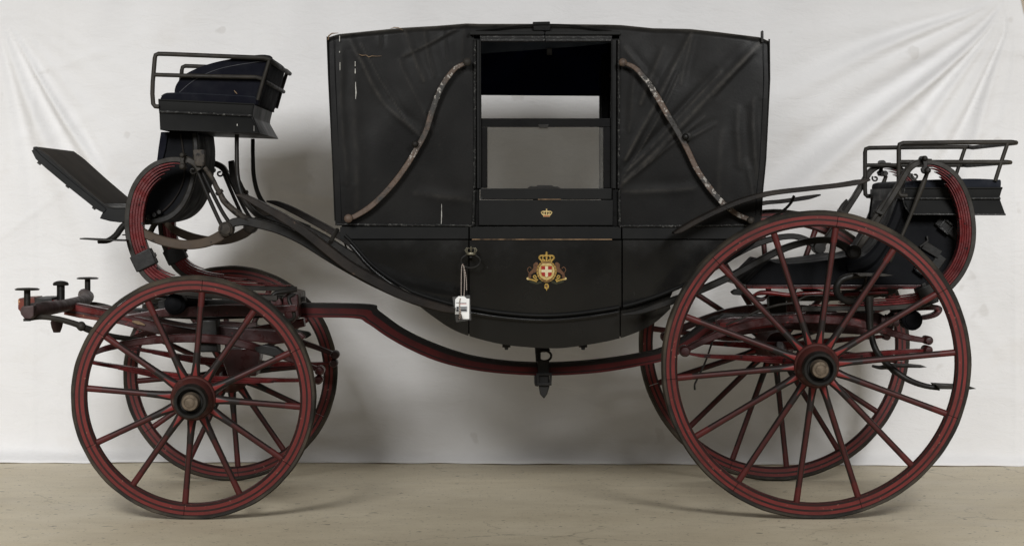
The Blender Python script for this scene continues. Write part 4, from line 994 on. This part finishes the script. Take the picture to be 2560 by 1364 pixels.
# seat irons
rod('seat_iron', 'iron', [(592, 336, 0.36), (592, 380, 0.36), (594, 440, 0.35), (606, 490, 0.33), (630, 525, 0.3), (660, 548, 0.25), (700, 564, 0.22), (730, 575, 0.2)], [5.5, 5.5, 6, 6.5, 7, 8, 8, 6])
plate('seat_iron', 'iron', [(570, 403), (584, 400), (590, 440), (604, 480), (598, 486), (584, 470), (572, 430)], 0.95, 0.98)
# the curved boot under the seat
bt = [(402, 330), (396, 370), (391, 410), (378, 450), (360, 482), (351, 520), (352, 556), (372, 560), (400, 556), (430, 545), (455, 523), (473, 492), (484, 455), (490, 410), (492, 370), (488, 330)]
bo = MB().prism(cr(bt, 4), 0.36, 1.08).build('driver_boot', 'boot', car, 0.006); bo['label'] = 'curved black leather boot below the box seat'
MB().ribbon(cr([(486, 332), (489, 370), (487, 412), (479, 455), (466, 492), (447, 522), (422, 542), (395, 551), (360, 554)], 5), [14, 15, 15, 15, 16, 17, 18, 18, 16], 0.34, 0.37, 0.006).build('edge_board', 'iron', bo)
MB().tube([W(p[0], p[1], 0.352) for p in cr([(452, 335), (458, 380), (462, 420), (455, 462), (430, 505), (395, 537), (365, 552)], 5)], mm(2.2), 8).build('piping', 'wing', bo)
MB().tube([W(p[0], p[1], 0.352) for p in cr([(418, 335), (411, 375), (402, 410), (388, 446)], 5)], mm(3), 8).build('piping', 'boot', bo)
MB().prism([(402, 330), (420, 330), (414, 372), (404, 410), (391, 412), (396, 370)], 0.345, 0.37).build('side_panel', 'navy', bo, 0.003)
for i, (px, py) in enumerate(((372, 544), (386, 537), (398, 530))): MB().lathe(W(px, py, 0.33), [(mm(7), 0.03), (mm(8), 0.0), (mm(5), -0.01)], 10).build('buckle', 'black_leather', bo)
# footboard
fb = MB().prism([(82, 368), (90, 366), (120, 388), (180, 442), (240, 493), (268, 515), (263, 534), (246, 526), (180, 474), (110, 415), (97, 402), (83, 385)], 0.25, 1.19).build('footboard', 'panel', car, 0.004)
fb['label'] = 'tilted dusty leather footboard in front of the box seat'
MB().prism([(97, 368), (120, 384.5), (180, 438.5), (240, 489.5), (262, 507.5), (262, 516), (240, 498), (180, 447), (120, 393), (97, 377)], 0.275, 1.165).build('pad', 'footboard', fb, 0.002)
MB().ribbon([(83, 374), (95, 392), (120, 414), (180, 464), (244, 515), (262, 527)], [10, 16, 17, 17, 17, 12], 0.243, 0.253, 0.002).build('edge_board', 'panel', fb)
for px, py in ((99, 407), (170, 465), (236, 519)): MB().box(W(px, py, 0.26), (mm(9), 0.02, mm(8)), R(40)).build('bolt', 'iron', fb)
MB().tube([W(p[0], p[1], 0.248) for p in cr([(84, 368), (120, 390), (180, 444), (240, 494), (264, 513), (285, 520), (312, 520)], 4)], mm(1.8), 6).build('piping', 'iron', fb)
hl = plate('footboard_heel', 'panel', [(266, 510), (272, 515), (290, 520), (330, 520), (335, 553), (300, 556), (275, 553), (249, 546), (258, 528)], 0.25, 1.19)
rod('step_arm', 'iron', [(330, 545, 0.24), (305, 568, 0.22), (290, 588, 0.20), (270, 601, 0.18), (246, 604, 0.15)], [8, 8, 8, 7, 5], far=True)
plate('step', 'iron', [(199, 595), (250, 597), (312, 600), (312, 603), (250, 601.5), (199, 598)], 0.06, 0.20, far=True, bevel=0.0008)

# ------------------------------------------------------------------ fore-carriage
YM = 0.66
pole = MB().ribbon(cr([(86, 759), (128, 762), (200, 774), (278, 790), (360, 812), (440, 830), (520, 838), (600, 834), (680, 822), (760, 806)], 5), [26, 26, 28, 28, 28, 28, 26, 26, 26, 20], 0.60, 0.68, 0.004).build('futchell', 'maroon', car)
MB().ribbon(cr([(128, 760), (200, 772), (278, 788), (330, 802)], 5), [22, 14, 12, 6], 0.597, 0.61, 0.002).build('side_panel', 'red', pole)
MB().ribbon(cr([(160, 783), (200, 790), (250, 798), (300, 808)], 5), [6, 9, 8, 4], 0.596, 0.606, 0.002).build('worn_edge', 'wood_worn', pole)
MB().ribbon(cr([(330, 803), (345, 806), (362, 812)], 4), [3, 9, 3], 0.590, 0.606, 0.001).build('worn_edge', 'tear', pole)
MB().prism([(45, 748), (48, 745), (86, 743), (88, 777), (50, 778), (45, 772)], 0.62, 0.82).build('pole_end', 'wood_worn', pole, 0.004)
MB().prism([(86, 745), (130, 744), (130, 772), (86, 770)], 0.592, 0.84).build('pole_socket', 'black_leather', pole, 0.004)
ft2 = MB().ribbon(cr([(230, 772), (300, 778), (380, 800), (440, 815), (520, 826), (640, 815)], 5), [16, 18, 18, 20, 22, 18], 0.84, 0.92, 0.004).build('futchell', 'mauve', car)
# splinter bar across the front, with three roller bolts
def yx(px_near, py_near, y): return (PX0 + (px_near - PX0) / sd(y) * 1.0, PY0 + (py_near - PY0) / sd(y), y)
sb = MB().tube([W(*yx(a, b, y)) for a, b, y in ((66, 778, 0.0), (72, 777, 0.05), (92, 776, 0.16), (110, 776, 0.4), (112, 776, 0.72), (110, 776, 1.04), (92, 772, 1.28), (72, 768, 1.38), (66, 768, 1.44))], [mm(16), mm(18), mm(19), mm(16), mm(16), mm(16), mm(18), mm(17), mm(15)], 12).build('splinter_bar', 'mauve', car)
MB().prism([(55, 765), (84, 763), (84, 790), (76, 797), (60, 796), (55, 788)], -0.02, 0.05).build('end_cap', 'mauve', sb, 0.005)
MB().box(W(68, 799, 0.01), (mm(16), 0.03, mm(6))).build('bolt', 'iron', sb)
for (px, py, y, mush) in ((68, 720, 0.0, 0), (152, 706, 0.72, 1), (219, 693, 1.40, 0)):
    m = MB(); k = 1 / sd(y); b = W(px, py, y)
    if mush: m.lathe(b, [(0.017, -0.075), (0.017, -0.012), (0.032, -0.012), (0.034, -0.006), (0.030, 0.001), (0.018, 0.006), (0.004, 0.008)], 20, 'z')
    else: m.lathe(b, [(0.013, -0.072), (0.013, -0.008), (0.046, -0.008), (0.050, -0.004), (0.040, 0.0005), (0.01, 0.002)], 20, 'z')
    m.build('roller_bolt', 'iron', sb)
st = rod('splinter_stay', 'iron_dusty', [(70, 797, 0.05), (105, 792, 0.08), (145, 797, 0.1), (185, 808, 0.12), (205, 816, 0.13), (225, 824, 0.15), (280, 840, 0.2), (360, 850, 0.3)], [5, 6.5, 7, 7.5, 8, 9, 7, 6])
rod('stay_collar', 'iron_dusty', [(195, 812, 0.125), (201, 814, 0.125), (206, 816, 0.125), (212, 818, 0.125)], [9, 12, 12, 8], n=2)
MB().lathe(W(142, 812, 0.4), [(0.018, 0.03), (0.026, 0.01), (0.022, -0.01), (0.014, -0.03)], 12, 'z').build('bolt', 'mauve', sb)
# beds, fifth wheel, cross pieces
def beam(name, mat, poly, y0, y1, bevel=0.003): return plate(name, mat, poly, y0, y1, bevel=bevel)
fw = MB()
c0 = W(560, 752, 0.72)
for zz, r_o, r_i, hgt in ((0.0, 0.34, 0.29, 0.018), (-0.028, 0.34, 0.29, 0.016)):
    b = len(fw.v)
    for (r_, o) in ((r_i, zz), (r_o, zz), (r_o, zz + hgt), (r_i, zz + hgt), (r_i, zz)):
        for k in range(48):
            a = 2 * math.pi * k / 48; fw.v.append(c0 + Vector((r_ * math.cos(a), r_ * math.sin(a), o)))
    for i in range(4):
        for k in range(48):
            a = b + i * 48 + k; d = b + i * 48 + (k + 1) % 48; fw.face((a, d, d + 48, a + 48))
fw.build('fifth_wheel', 'iron', car)['label'] = 'horizontal iron turntable rings of the fore carriage'
beam('bed', 'maroon', [(300, 790), (420, 768), (560, 762), (700, 765), (742, 760), (742, 778), (640, 790), (420, 792)], 0.30, 0.36)
beam('transom', 'maroon', [(706, 742), (722, 730), (745, 735), (748, 790), (730, 808), (712, 798), (708, 770)], 0.50, 0.94, 0.006)
beam('transom', 'maroon', [(600, 752), (650, 744), (700, 746), (706, 762), (660, 768), (604, 768)], 0.46, 0.52, 0.005)
rod('bed_scroll', 'iron', [(700, 742, 0.48), (690, 750, 0.47), (680, 742, 0.46), (690, 732, 0.46), (715, 728, 0.47), (742, 724, 0.48)], [6, 7, 6, 6, 7, 5], far=False)
beam('bed', 'red', [(545, 763), (560, 760), (640, 762), (640, 776), (545, 777)], 0.33, 0.42)
MB().prism([(556, 764), (566, 764), (566, 775), (556, 775)], 0.32, 0.33).build('bolt', 'iron', car, 0.001)
beam('bed', 'iron', [(380, 786), (520, 792), (700, 786), (700, 793), (520, 799), (380, 794)], 0.40, 0.46)
beam('bed', 'iron', [(300, 770), (720, 778), (720, 785), (300, 778)], 0.9, 0.98)
rod('bed_scroll', 'iron', [(735, 735, 0.34), (722, 745, 0.33), (728, 765, 0.32), (736, 790, 0.32), (725, 800, 0.33), (705, 798, 0.34)], 5, far=False)
beam('axle_block', 'maroon', [(560, 870), (640, 868), (650, 885), (640, 940), (570, 940), (556, 900)], 1.0, 1.2, 0.006)
beam('spring_block', 'iron', [(500, 800), (540, 800), (545, 880), (498, 880)], 0.2, 0.32, 0.006)
beam('spring_block', 'iron', [(500, 800), (545, 800), (545, 880), (498, 880)], 1.0, 1.1, 0.006)
for zz in (0.03,):
    beam('futchell_tail', 'maroon', [(520, 812), (620, 820), (720, 826), (752, 832), (764, 842), (752, 852), (690, 860), (600, 850), (520, 838)], 0.30, 0.36, 0.006)
beam('futchell_tail', 'iron', [(640, 818), (740, 824), (772, 830), (778, 838), (765, 846), (720, 842), (640, 838)], 1.02, 1.08, 0.006)
dr = knob('drum_box', 'boot', 437, 760, 0.25, 27, 0.12, far=False); knob('drum_box', 'boot', 508, 757, 1.10, 22, 0.10, far=False)
beam('drum_bracket', 'iron', [(395, 752), (460, 742), (500, 746), (520, 760), (500, 768), (395, 776)], 0.37, 0.40)
# elliptic springs, front
def elliptic(up, lo, eyes, label, thu, thl):
    o = MB().ribbon(cr(up, 5), thu, 0.17, 0.225, 0.004).build('elliptic_spring', 'maroon', car); o['label'] = label
    P = cr(lo, 8); n = len(P)
    for k, (a, b) in enumerate(((0, 1), (0.10, 0.92), (0.22, 0.80))):
        Q = P[int(a * (n - 1)):int(b * (n - 1)) + 1] + np.array((0, 1.0)) * (k * thl * 0.98)
        tl = np.ones(len(Q)) * (thl - 0.4); e = max(3, int(len(Q) * 0.42)) if k else max(3, len(Q) // 8)
        tl[:e] = np.linspace(1.0 if k else 5, thl - 0.4, e); tl[-e:] = np.linspace(thl - 0.4, 1.0 if k else 5, e)
        if k:
            sh = np.zeros(len(Q)); sh[:e] = np.linspace(-(thl * 0.5 * k), 0, e); sh[-e:] = np.linspace(0, -(thl * 0.5 * k), e); Q[:, 1] += sh
        MB().ribbon(Q, list(tl), 0.17 + 0.0005 * k, 0.225 - 0.0005 * k, 0.0018).build('leaf', 'red_leaf', o)
    for (x, y, r) in eyes:
        MB().lathe(W(x, y, 0.15), [(mm(r * 0.8), 0.095), (mm(r), 0.09), (mm(r), 0.006), (mm(r * 0.75), 0.0), (mm(r * 0.7), -0.006), (mm(r * 0.2), -0.007)], 16).build('eye', 'maroon', o)
    mirror(o)['label'] = label.replace('near', 'far')
elliptic([(215, 892), (260, 872), (330, 857), (400, 849), (470, 845), (540, 848), (600, 858), (660, 876), (720, 896), (798, 925)], [(213, 899), (232, 906), (316, 919), (387, 930), (460, 938), (534, 943), (640, 948), (749, 950), (796, 949)],
         ((798, 927, 12), (795, 950, 11), (213, 897, 11)), 'near front elliptic spring in red leaves', [10, 15, 18, 20, 22, 22, 18, 14, 11], 7.0)
elliptic([(1712, 876), (1760, 852), (1820, 828), (1890, 808), (1970, 798), (2060, 798), (2140, 806), (2210, 826), (2270, 843), (2322, 852)], [(1713, 882), (1760, 889), (1860, 892), (1959, 894), (2040, 893), (2108, 889), (2192, 882), (2298, 876), (2322, 875)],
         ((2323, 851, 11), (2322, 875, 11), (1713, 878, 14)), 'near rear elliptic spring in red leaves', [13, 17, 20, 22, 22, 22, 20, 16, 12], 7.5)
# dark pad on the front spring
beam('spring_pad', 'black_leather', [(636, 868), (660, 862), (690, 868), (712, 884), (706, 894), (670, 888), (642, 880)], 0.15, 0.24, 0.004)

# ------------------------------------------------------------------ perch
pt = [(735, 758), (920, 762), (945, 779), (1000, 819), (1060, 850), (1130, 877), (1200, 895), (1290, 906), (1390, 908), (1500, 900), (1600, 885), (1660, 870), (1720, 838), (1778, 797), (1830, 788), (1920, 786), (2010, 786)]
pb = [(735, 793), (882, 795), (918, 808), (968, 842), (1026, 874), (1092, 902), (1170, 922), (1265, 934), (1375, 938), (1495, 931), (1600, 914), (1668, 898), (1735, 864), (1790, 826), (1838, 816), (1920, 814), (2010, 814)]
pc = [((a[0] + b[0]) / 2, (a[1] + b[1]) / 2) for a, b in zip(pt, pb)]; ptth = [math.hypot(a[0] - b[0], a[1] - b[1]) for a, b in zip(pt, pb)]
PC = cr([c + (t,) for c, t in zip(pc, ptth)], 8)
pm = MB()
# sections sheared: keep the photo's upper and lower outline
PT, PB = cr(pt, 8), cr(pb, 8)
y0, y1 = 0.66, 0.78; bb = 0
for i in range(len(PT)):
    a, b = W(PT[i][0], PT[i][1], y0), W(PB[i][0], PB[i][1], y0)
    for (p, y) in ((b, y0), (a, y0), (a, y1), (b, y1)): pm.v.append(Vector((p.x, y, p.z)))
uvp = (0, 1, 1, 0); uvq = ((0, 1), (1, 1), (1, 0), (0, 0))
for i in range(len(PT) - 1):
    for k in range(4):
        k2 = (k + 1) % 4; a, b = i * 4 + k, i * 4 + k2
        pm.face((a, a + 4, b + 4, b), [(0, uvp[k]), (1, uvp[k]), (1, uvp[k2]), (0, uvp[k2])])
pm.face((0, 1, 2, 3)); n4 = (len(PT) - 1) * 4; pm.face((n4 + 3, n4 + 2, n4 + 1, n4))
perch = pm.build('perch', 'perch', car, ang=30); perch['label'] = 'long curved perch beam lined red and black'
# check strap with ring and buckle hung round the perch
ps = MB().prism([(1344, 900), (1373, 900), (1373, 945), (1374, 965), (1368, 985), (1360, 996), (1350, 985), (1346, 960)], 0.635, 0.655).build('check_strap', 'black_leather', car, 0.004)
ps['label'] = 'black leather check strap buckled round the perch'
MB().tube([W(1361 + 17 * math.cos(t), 889 + 13 * math.sin(t), 0.645) for t in np.linspace(0, 2 * math.pi, 30)], mm(3), 8, cap=False).build('ring', 'iron', ps)
MB().prism([(1337, 868), (1372, 868), (1376, 876), (1362, 880), (1352, 880), (1352, 905), (1340, 905)], 0.66, 0.70).build('hanger', 'iron', ps, 0.003)
bk = MB()
for pl in ([(1341, 932), (1380, 932), (1380, 938), (1341, 938)], [(1343, 957), (1379, 957), (1379, 963), (1343, 963)], [(1341, 938), (1347, 938), (1348, 957), (1343, 957)], [(1374, 938), (1380, 938), (1379, 957), (1373, 957)]): bk.prism(pl, 0.618, 0.634)
bk.build('buckle', 'iron', ps, 0.0015)
MB().prism([(1337, 938), (1345, 936), (1346, 966), (1337, 964)], 0.64, 0.82).build('keeper', 'black_leather', ps, 0.003)

# ------------------------------------------------------------------ rear carriage
# loop iron and eyes, braces
bar('body_loop', 'iron', [(1556, 786), (1600, 779), (1650, 763), (1700, 745), (1760, 722), (1830, 690), (1900, 652), (1960, 622), (2020, 604), (2070, 600), (2105, 612), (2128, 626)], [8, 13, 17, 17, 17, 17, 17, 17, 16, 16, 18, 20], 0.165, 0.22, label='iron body loop rising behind the landau body')
ke = knob('brace_eye', 'iron', 2136, 630, 0.155, 18, 0.09)
bar('brace', 'iron_dusty', [(2330, 404), (2312, 404), (2294, 408), (2276, 420), (2262, 440), (2246, 468), (2230, 494), (2210, 524), (2190, 556), (2165, 592), (2144, 622)], [14, 15, 15, 15, 15, 15, 15, 16, 16, 16, 14], 0.18, 0.235, label='long leather brace from spring top to body loop')
bar('brace_billet', 'iron_dusty', [(2216, 498), (2205, 514), (2190, 538), (2172, 566)], [6, 12, 12, 8], 0.165, 0.178)
plate('keeper', 'iron_dusty', [(2192, 524), (2210, 532), (2207, 538), (2198, 534), (2190, 531)], 0.155, 0.24, far=True, bevel=0.002)
plate('shackle', 'iron', [(2307, 394), (2319, 394), (2319, 418), (2326, 424), (2322, 434), (2306, 432), (2302, 422), (2309, 416)], 0.145, 0.165, far=True)
knob('shackle_pin', 'iron', 2313, 396, 0.14, 7, 0.11); knob('shackle_pin', 'iron', 2320, 426, 0.135, 8, 0.11)
rod('spring_stay', 'iron_dusty', [(2318, 432, 0.2), (2304, 470, 0.2), (2280, 530, 0.2), (2250, 600, 0.2), (2225, 655, 0.2)], [5, 7, 5, 4, 4])
scroll(2288, 440, 9, 0.2, -1, 40, -1.0)

# groom's seat
GY0, GY1 = 0.27, 1.17
gs = seat_box('groom_seat', [(2260, 470, 2506, 470, GY0), (2258, 492, 2500, 492, GY0 + 0.004), (2259, 498, 2500, 498, GY0 + 0.006), (2275, 535, 2514, 536, GY0 - 0.035)], GY1, 'panel', 'black groom seat at the back with iron rail and navy cushion')
MB().tube([W(2262, 496, GY0 - 0.002), W(2380, 496, GY0 - 0.002), W(2501, 496, GY0 - 0.002)], mm(3.2), 8).build('moulding', 'bead', gs)
MB().tube([W(2260, 470, GY0 - 0.001), W(2506, 470, GY0 - 0.001)], mm(2.6), 8).build('moulding', 'panel', gs)
MB().tube([W(p[0], p[1], p[2]) for p in ((2262, 470, GY0), (2257, 495, GY0), (2262, 515, GY0 - 0.01), (2276, 535, GY0 - 0.034), (2400, 535.5, GY0 - 0.034), (2514, 536, GY0 - 0.034))], mm(2.6), 8).build('moulding', 'bead', gs)
gc = [(2262, 470), (2263, 461), (2268, 455), (2290, 451), (2360, 448), (2436, 446.5), (2490, 449), (2502, 451), (2502, 470)]
MB().prism(cr(gc, 4), GY0 + 0.01, GY1 - 0.01).build('cushion', 'navy_light', gs, 0.008)
ryg0, ryg1 = GY0 - 0.0, GY1 + 0.01; kk = sd(ryg0) / sd(ryg1)
def farq(p): return (PX0 + (p[0] - PX0) * kk, PY0 + (p[1] - PY0) * kk, ryg1)
ug = [(2268, 489), (2253, 489), (2248, 484), (2247, 470), (2247, 440), (2247, 400), (2247, 370), (2249, 361), (2258, 358), (2290, 357.5), (2400, 356), (2500, 355.5), (2530, 355.5)]
rail([(x, y, ryg0) for x, y in ug] + [(2540, 357, ryg0 + 0.06), farq((2540, 357))[:2] + (ryg1 - 0.06,)] + [farq(p) for p in ug[::-1]], 5.2, gs)
mg = [(2248, 405), (2300, 405), (2400, 405), (2500, 405), (2516, 405)]
rail([(x, y, ryg0) for x, y in mg] + [(2526, 406, ryg0 + 0.06), farq((2526, 406))[:2] + (ryg1 - 0.06,)] + [farq(p) for p in mg[::-1]], 4.8, gs)
rail([(2519, 358, ryg0), (2503, 405, ryg0), (2488, 452, ryg0)], 4.6, gs); rail([farq((2519, 358)), farq((2503, 405)), farq((2488, 452))], 4.6, gs)

# the boot below it
rb = [(2258, 490), (2250, 515), (2238, 545), (2222, 577), (2200, 612), (2178, 634), (2150, 642), (2118, 640), (2077, 648), (2025, 655), (1974, 659), (1940, 656), (1925, 650), (1893, 682), (1862, 712), (2000, 713), (2200, 713), (2335, 713), (2352, 698), (2380, 660), (2398, 610), (2402, 560), (2402, 520), (2400, 490)]
rbo = MB().prism(rb, 0.33, 1.11).build('rear_boot', 'boot', car, 0.008); rbo['label'] = 'black leather boot under the groom seat'
MB().ribbon(cr([(2256, 500), (2240, 548), (2214, 600), (2186, 640), (2158, 660), (2120, 672)], 5), [24, 26, 28, 32, 34, 20], 0.305, 0.345, 0.012).build('edge_roll', 'boot', rbo)
MB().prism([(1864, 712), (2332, 712), (2336, 722), (1868, 721)], 0.29, 1.15).build('boot_sill', 'maroon', rbo, 0.002)
MB().ribbon([(1868, 719), (2100, 720), (2334, 720)], 4, 0.286, 0.292, 0.0005).build('lining', 'red', rbo)
for (cx_, cy_, a_, s_) in ((2366, 566, 38, 1.0), (2306, 669, 38, 1.05)):
    q = MB()
    for (dx, dz, w_, h_) in ((0, 12, 30, 5), (0, -12, 30, 5), (-13, 0, 5, 28), (13, 0, 5, 28)):
        v = Vector((mm(dx * s_), 0, mm(dz * s_))); v.rotate(Matrix.Rotation(R(a_), 3, 'Y')); q.box(W(cx_, cy_, 0.30) + v, (mm(w_ * s_), 0.014, mm(h_ * s_)), R(a_))
    q.build('buckle', 'bead', rbo, 0.001)
for (p0, p1, wd) in (((2345, 550), (2398, 590), 26), ((2296, 655), (2340, 700), 24)):
    MB().ribbon([p0, ((p0[0] + p1[0]) / 2, (p0[1] + p1[1]) / 2), p1], wd, 0.306, 0.325, 0.004).build('strap', 'black_leather', rbo)
MB().ribbon([(2300, 616), (2320, 602), (2318, 590)], 6, 0.31, 0.325, 0.002).build('latch', 'iron', rbo)
MB().ribbon([(2310, 612), (2350, 636)], 22, 0.312, 0.325, 0.002).build('latch', 'iron', rbo)
MB().ribbon([(2356, 640), (2320, 690)], 26, 0.318, 0.332, 0.003).build('strap', 'black_leather', rbo)
MB().tube([W(2180, 492, 0.9), W(2176, 520, 0.95), W(2172, 548, 1.0)], mm(3), 8).build('strap', 'iron', rbo)
# red scrolled irons below
rod('scroll_iron', 'red', [(1880, 740, 0.32), (1900, 732, 0.32), (1930, 732, 0.32), (1970, 737, 0.32), (2010, 734, 0.32), (2060, 732, 0.32), (2110, 736, 0.32), (2160, 732, 0.32), (2220, 730, 0.32)], [3, 6, 6, 5, 7, 5, 5, 6, 4], far=False)
beam('horn_tip', 'iron', [(1828, 730), (1838, 723), (1860, 722), (1868, 730), (1850, 738), (1834, 737)], 0.34, 0.40, 0.004)
rod('scroll_iron', 'maroon', [(1868, 732, 0.36), (1890, 745, 0.36), (1906, 748, 0.36), (1920, 738, 0.36)], [4, 5, 5, 3], far=False)
rod('brake_rod', 'iron_dusty', [(1815, 812, 0.24), (1860, 793, 0.24), (1900, 775, 0.24), (1945, 762, 0.24), (1985, 756, 0.24), (2005, 745, 0.24), (2020, 739, 0.24), (2060, 738, 0.24)], [2.6, 2.6, 3, 3.4, 3, 2.6, 2.6, 2.6], far=False)
rod('brake_rod', 'iron', [(1783, 845, 0.5), (1765, 900, 0.5), (1744, 945, 0.5), (1737, 960, 0.5), (1737, 974, 0.5)], 2.5, far=False)
beam('rear_bed', 'maroon', [(1790, 800), (1830, 792), (1960, 790), (2000, 780), (2200, 782), (2230, 800), (2235, 822), (2180, 838), (2050, 830), (1960, 822), (1850, 838), (1800, 838)], 0.32, 0.38, 0.004)
beam('rear_bed', 'red', [(1800, 806), (1960, 802), (1960, 814), (1830, 828), (1798, 836)], 0.312, 0.325, 0.002)
beam('rear_bed', 'iron', [(1788, 800), (1810, 785), (1960, 784), (2010, 780), (2010, 792), (1830, 797)], 0.40, 0.50, 0.004)
beam('rear_bed', 'iron', [(1923, 740), (1965, 738), (1968, 800), (1925, 800)], 0.9, 1.0, 0.004)
beam('rear_bed', 'iron', [(2140, 745), (2185, 742), (2190, 830), (2150, 835)], 0.36, 0.42, 0.004)
for px, py in ((2018, 785), (2202, 800)):
    o = MB().lathe(W(px, py, 0.28), [(mm(15), 0.07), (mm(16), 0.05), (mm(13), 0.045), (mm(16), 0.035), (mm(13), 0.03), (mm(16), 0.02), (mm(13), 0.014), (mm(14), 0.0), (mm(6), -0.004)], 14, 'x').build('clip', 'mauve', car)
knob('drum_box', 'boot', 2281, 800, 0.25, 26, 0.12, far=False)
bar('tail_horn', 'maroon', [(2240, 776), (2290, 770), (2330, 768), (2350, 772), (2340, 786), (2310, 794), (2290, 792)], [10, 14, 14, 13, 12, 11, 6], 0.36, 0.42, far=False)
rod('tail_rod', 'iron', [(2220, 790, 0.3), (2240, 776, 0.3), (2280, 768, 0.3), (2330, 760, 0.3)], 5, far=False)
# groom's steps
stp = rod('step_iron', 'iron', [(2160, 689, 0.12), (2130, 690, 0.12), (2105, 698, 0.12), (2092, 716, 0.12), (2096, 738, 0.13), (2115, 751, 0.15), (2140, 756, 0.18), (2155, 775, 0.22)], [6, 8, 9, 9, 9, 9, 8, 7], far=True)
plate('step', 'iron_dusty', [(2142, 684), (2210, 684), (2233, 688), (2210, 690.5), (2150, 690)], 0.02, 0.16, far=True, bevel=0.001)
rod('step_iron', 'iron', [(2172, 740, 0.16), (2174, 780, 0.16), (2176, 820, 0.16), (2184, 860, 0.15), (2200, 890, 0.13), (2232, 922, 0.10), (2270, 948, 0.08), (2310, 963, 0.06), (2350, 970, 0.05)], [11, 9, 8, 8, 8, 8.5, 8, 7, 6], far=False)
rod('step_iron', 'iron', [(2180, 914, 0.4), (2200, 918, 0.4), (2222, 916, 0.4), (2236, 926, 0.2)], [3, 5, 8, 10], far=False)
plate('step', 'iron_dusty', [(2342, 962), (2400, 965), (2428, 966), (2441, 971), (2425, 973), (2350, 972)], -0.0, 0.15, bevel=0.001)
plate('step', 'iron_dusty', [(2225, 913), (2290, 914), (2318, 917), (2300, 919), (2225, 918)], 0.55, 0.70, bevel=0.001)
rod('step_stay', 'iron', [(2165, 690, 0.14), (2160, 712, 0.16), (2140, 726, 0.2), (2105, 730, 0.24)], 3.5, far=False)

# ================================================================== TAG ON THE HANDLE
ty_ = YB - 0.052
tag = thing('inventory_tag', 'white inventory tag in clear sleeve hanging from the door handle', 'tag', W(1155, 803, ty_))
cardp = [(1138, 748), (1146, 740), (1160, 740), (1167, 746), (1173.5, 746), (1173, 797), (1157, 797), (1154, 785), (1138, 785)]
MB().prism(cardp, ty_, ty_ + 0.0015).build('card', 'paper', tag)
MB().prism([(1131, 742), (1173, 737), (1175, 738), (1178, 799), (1142, 805), (1140, 804)], ty_ + 0.002, ty_ + 0.003).build('plastic_sleeve', 'sleeve', tag)
pr = ty_ - 0.0016
def prt(poly, mt, d=0.0): MB().prism(poly, pr - d, ty_ - 0.0002 - d).build('print', mt, tag)
prt([(1141, 765.5), (1168, 765.5), (1168, 779), (1141, 779)], 'print_grey')
for (x0, x1, y0, y1) in ((1152, 1166, 773, 776.5), (1142, 1146, 773, 777), (1153, 1166, 768, 768.8), (1153, 1164, 770, 770.6)): prt([(x0, y0), (x1, y0), (x1, y1), (x0, y1)], 'print_black', 0.0008)
prt([(1141.5 + 2.4 + 2.6 * math.cos(t), 769 + 2.6 * math.sin(t)) for t in np.linspace(0, 6.28, 12)[:-1]], 'print_black', 0.0008)
prt([(1140, 756), (1166, 756), (1166, 757), (1140, 757)], 'print_black'); prt([(1147, 759), (1166, 759), (1166, 759.8), (1147, 759.8)], 'print_red')
def cord(pts, r=1.05): MB().tube([W(p[0], p[1], p[2]) for p in cr(pts, 5)], mm(r), 7).build('cord', 'cord', tag)
cord([(1158, 660, hy - 0.006), (1155, 664, hy - 0.007), (1153.5, 680, ty_ - 0.002), (1153, 710, ty_ - 0.002), (1153, 740, ty_ - 0.002)])
cord([(1155, 661, hy - 0.006), (1159, 664, hy - 0.007), (1161, 690, ty_ - 0.004), (1161, 715, ty_ - 0.004), (1160, 740, ty_ - 0.003)])
cord([(1160, 668, ty_ - 0.006), (1164, 685, ty_ - 0.006), (1166, 705, ty_ - 0.006), (1166.5, 726, ty_ - 0.006)], 0.9)
cord([(1151, 745, ty_ - 0.003), (1149, 755, ty_ - 0.004), (1149, 765, ty_ - 0.004), (1149, 775, ty_ - 0.004), (1148, 797, ty_ - 0.004)], 1.3)
cord([(1150, 765, ty_ - 0.004), (1151.5, 780, ty_ - 0.004), (1152, 796, ty_ - 0.004)], 1.0)
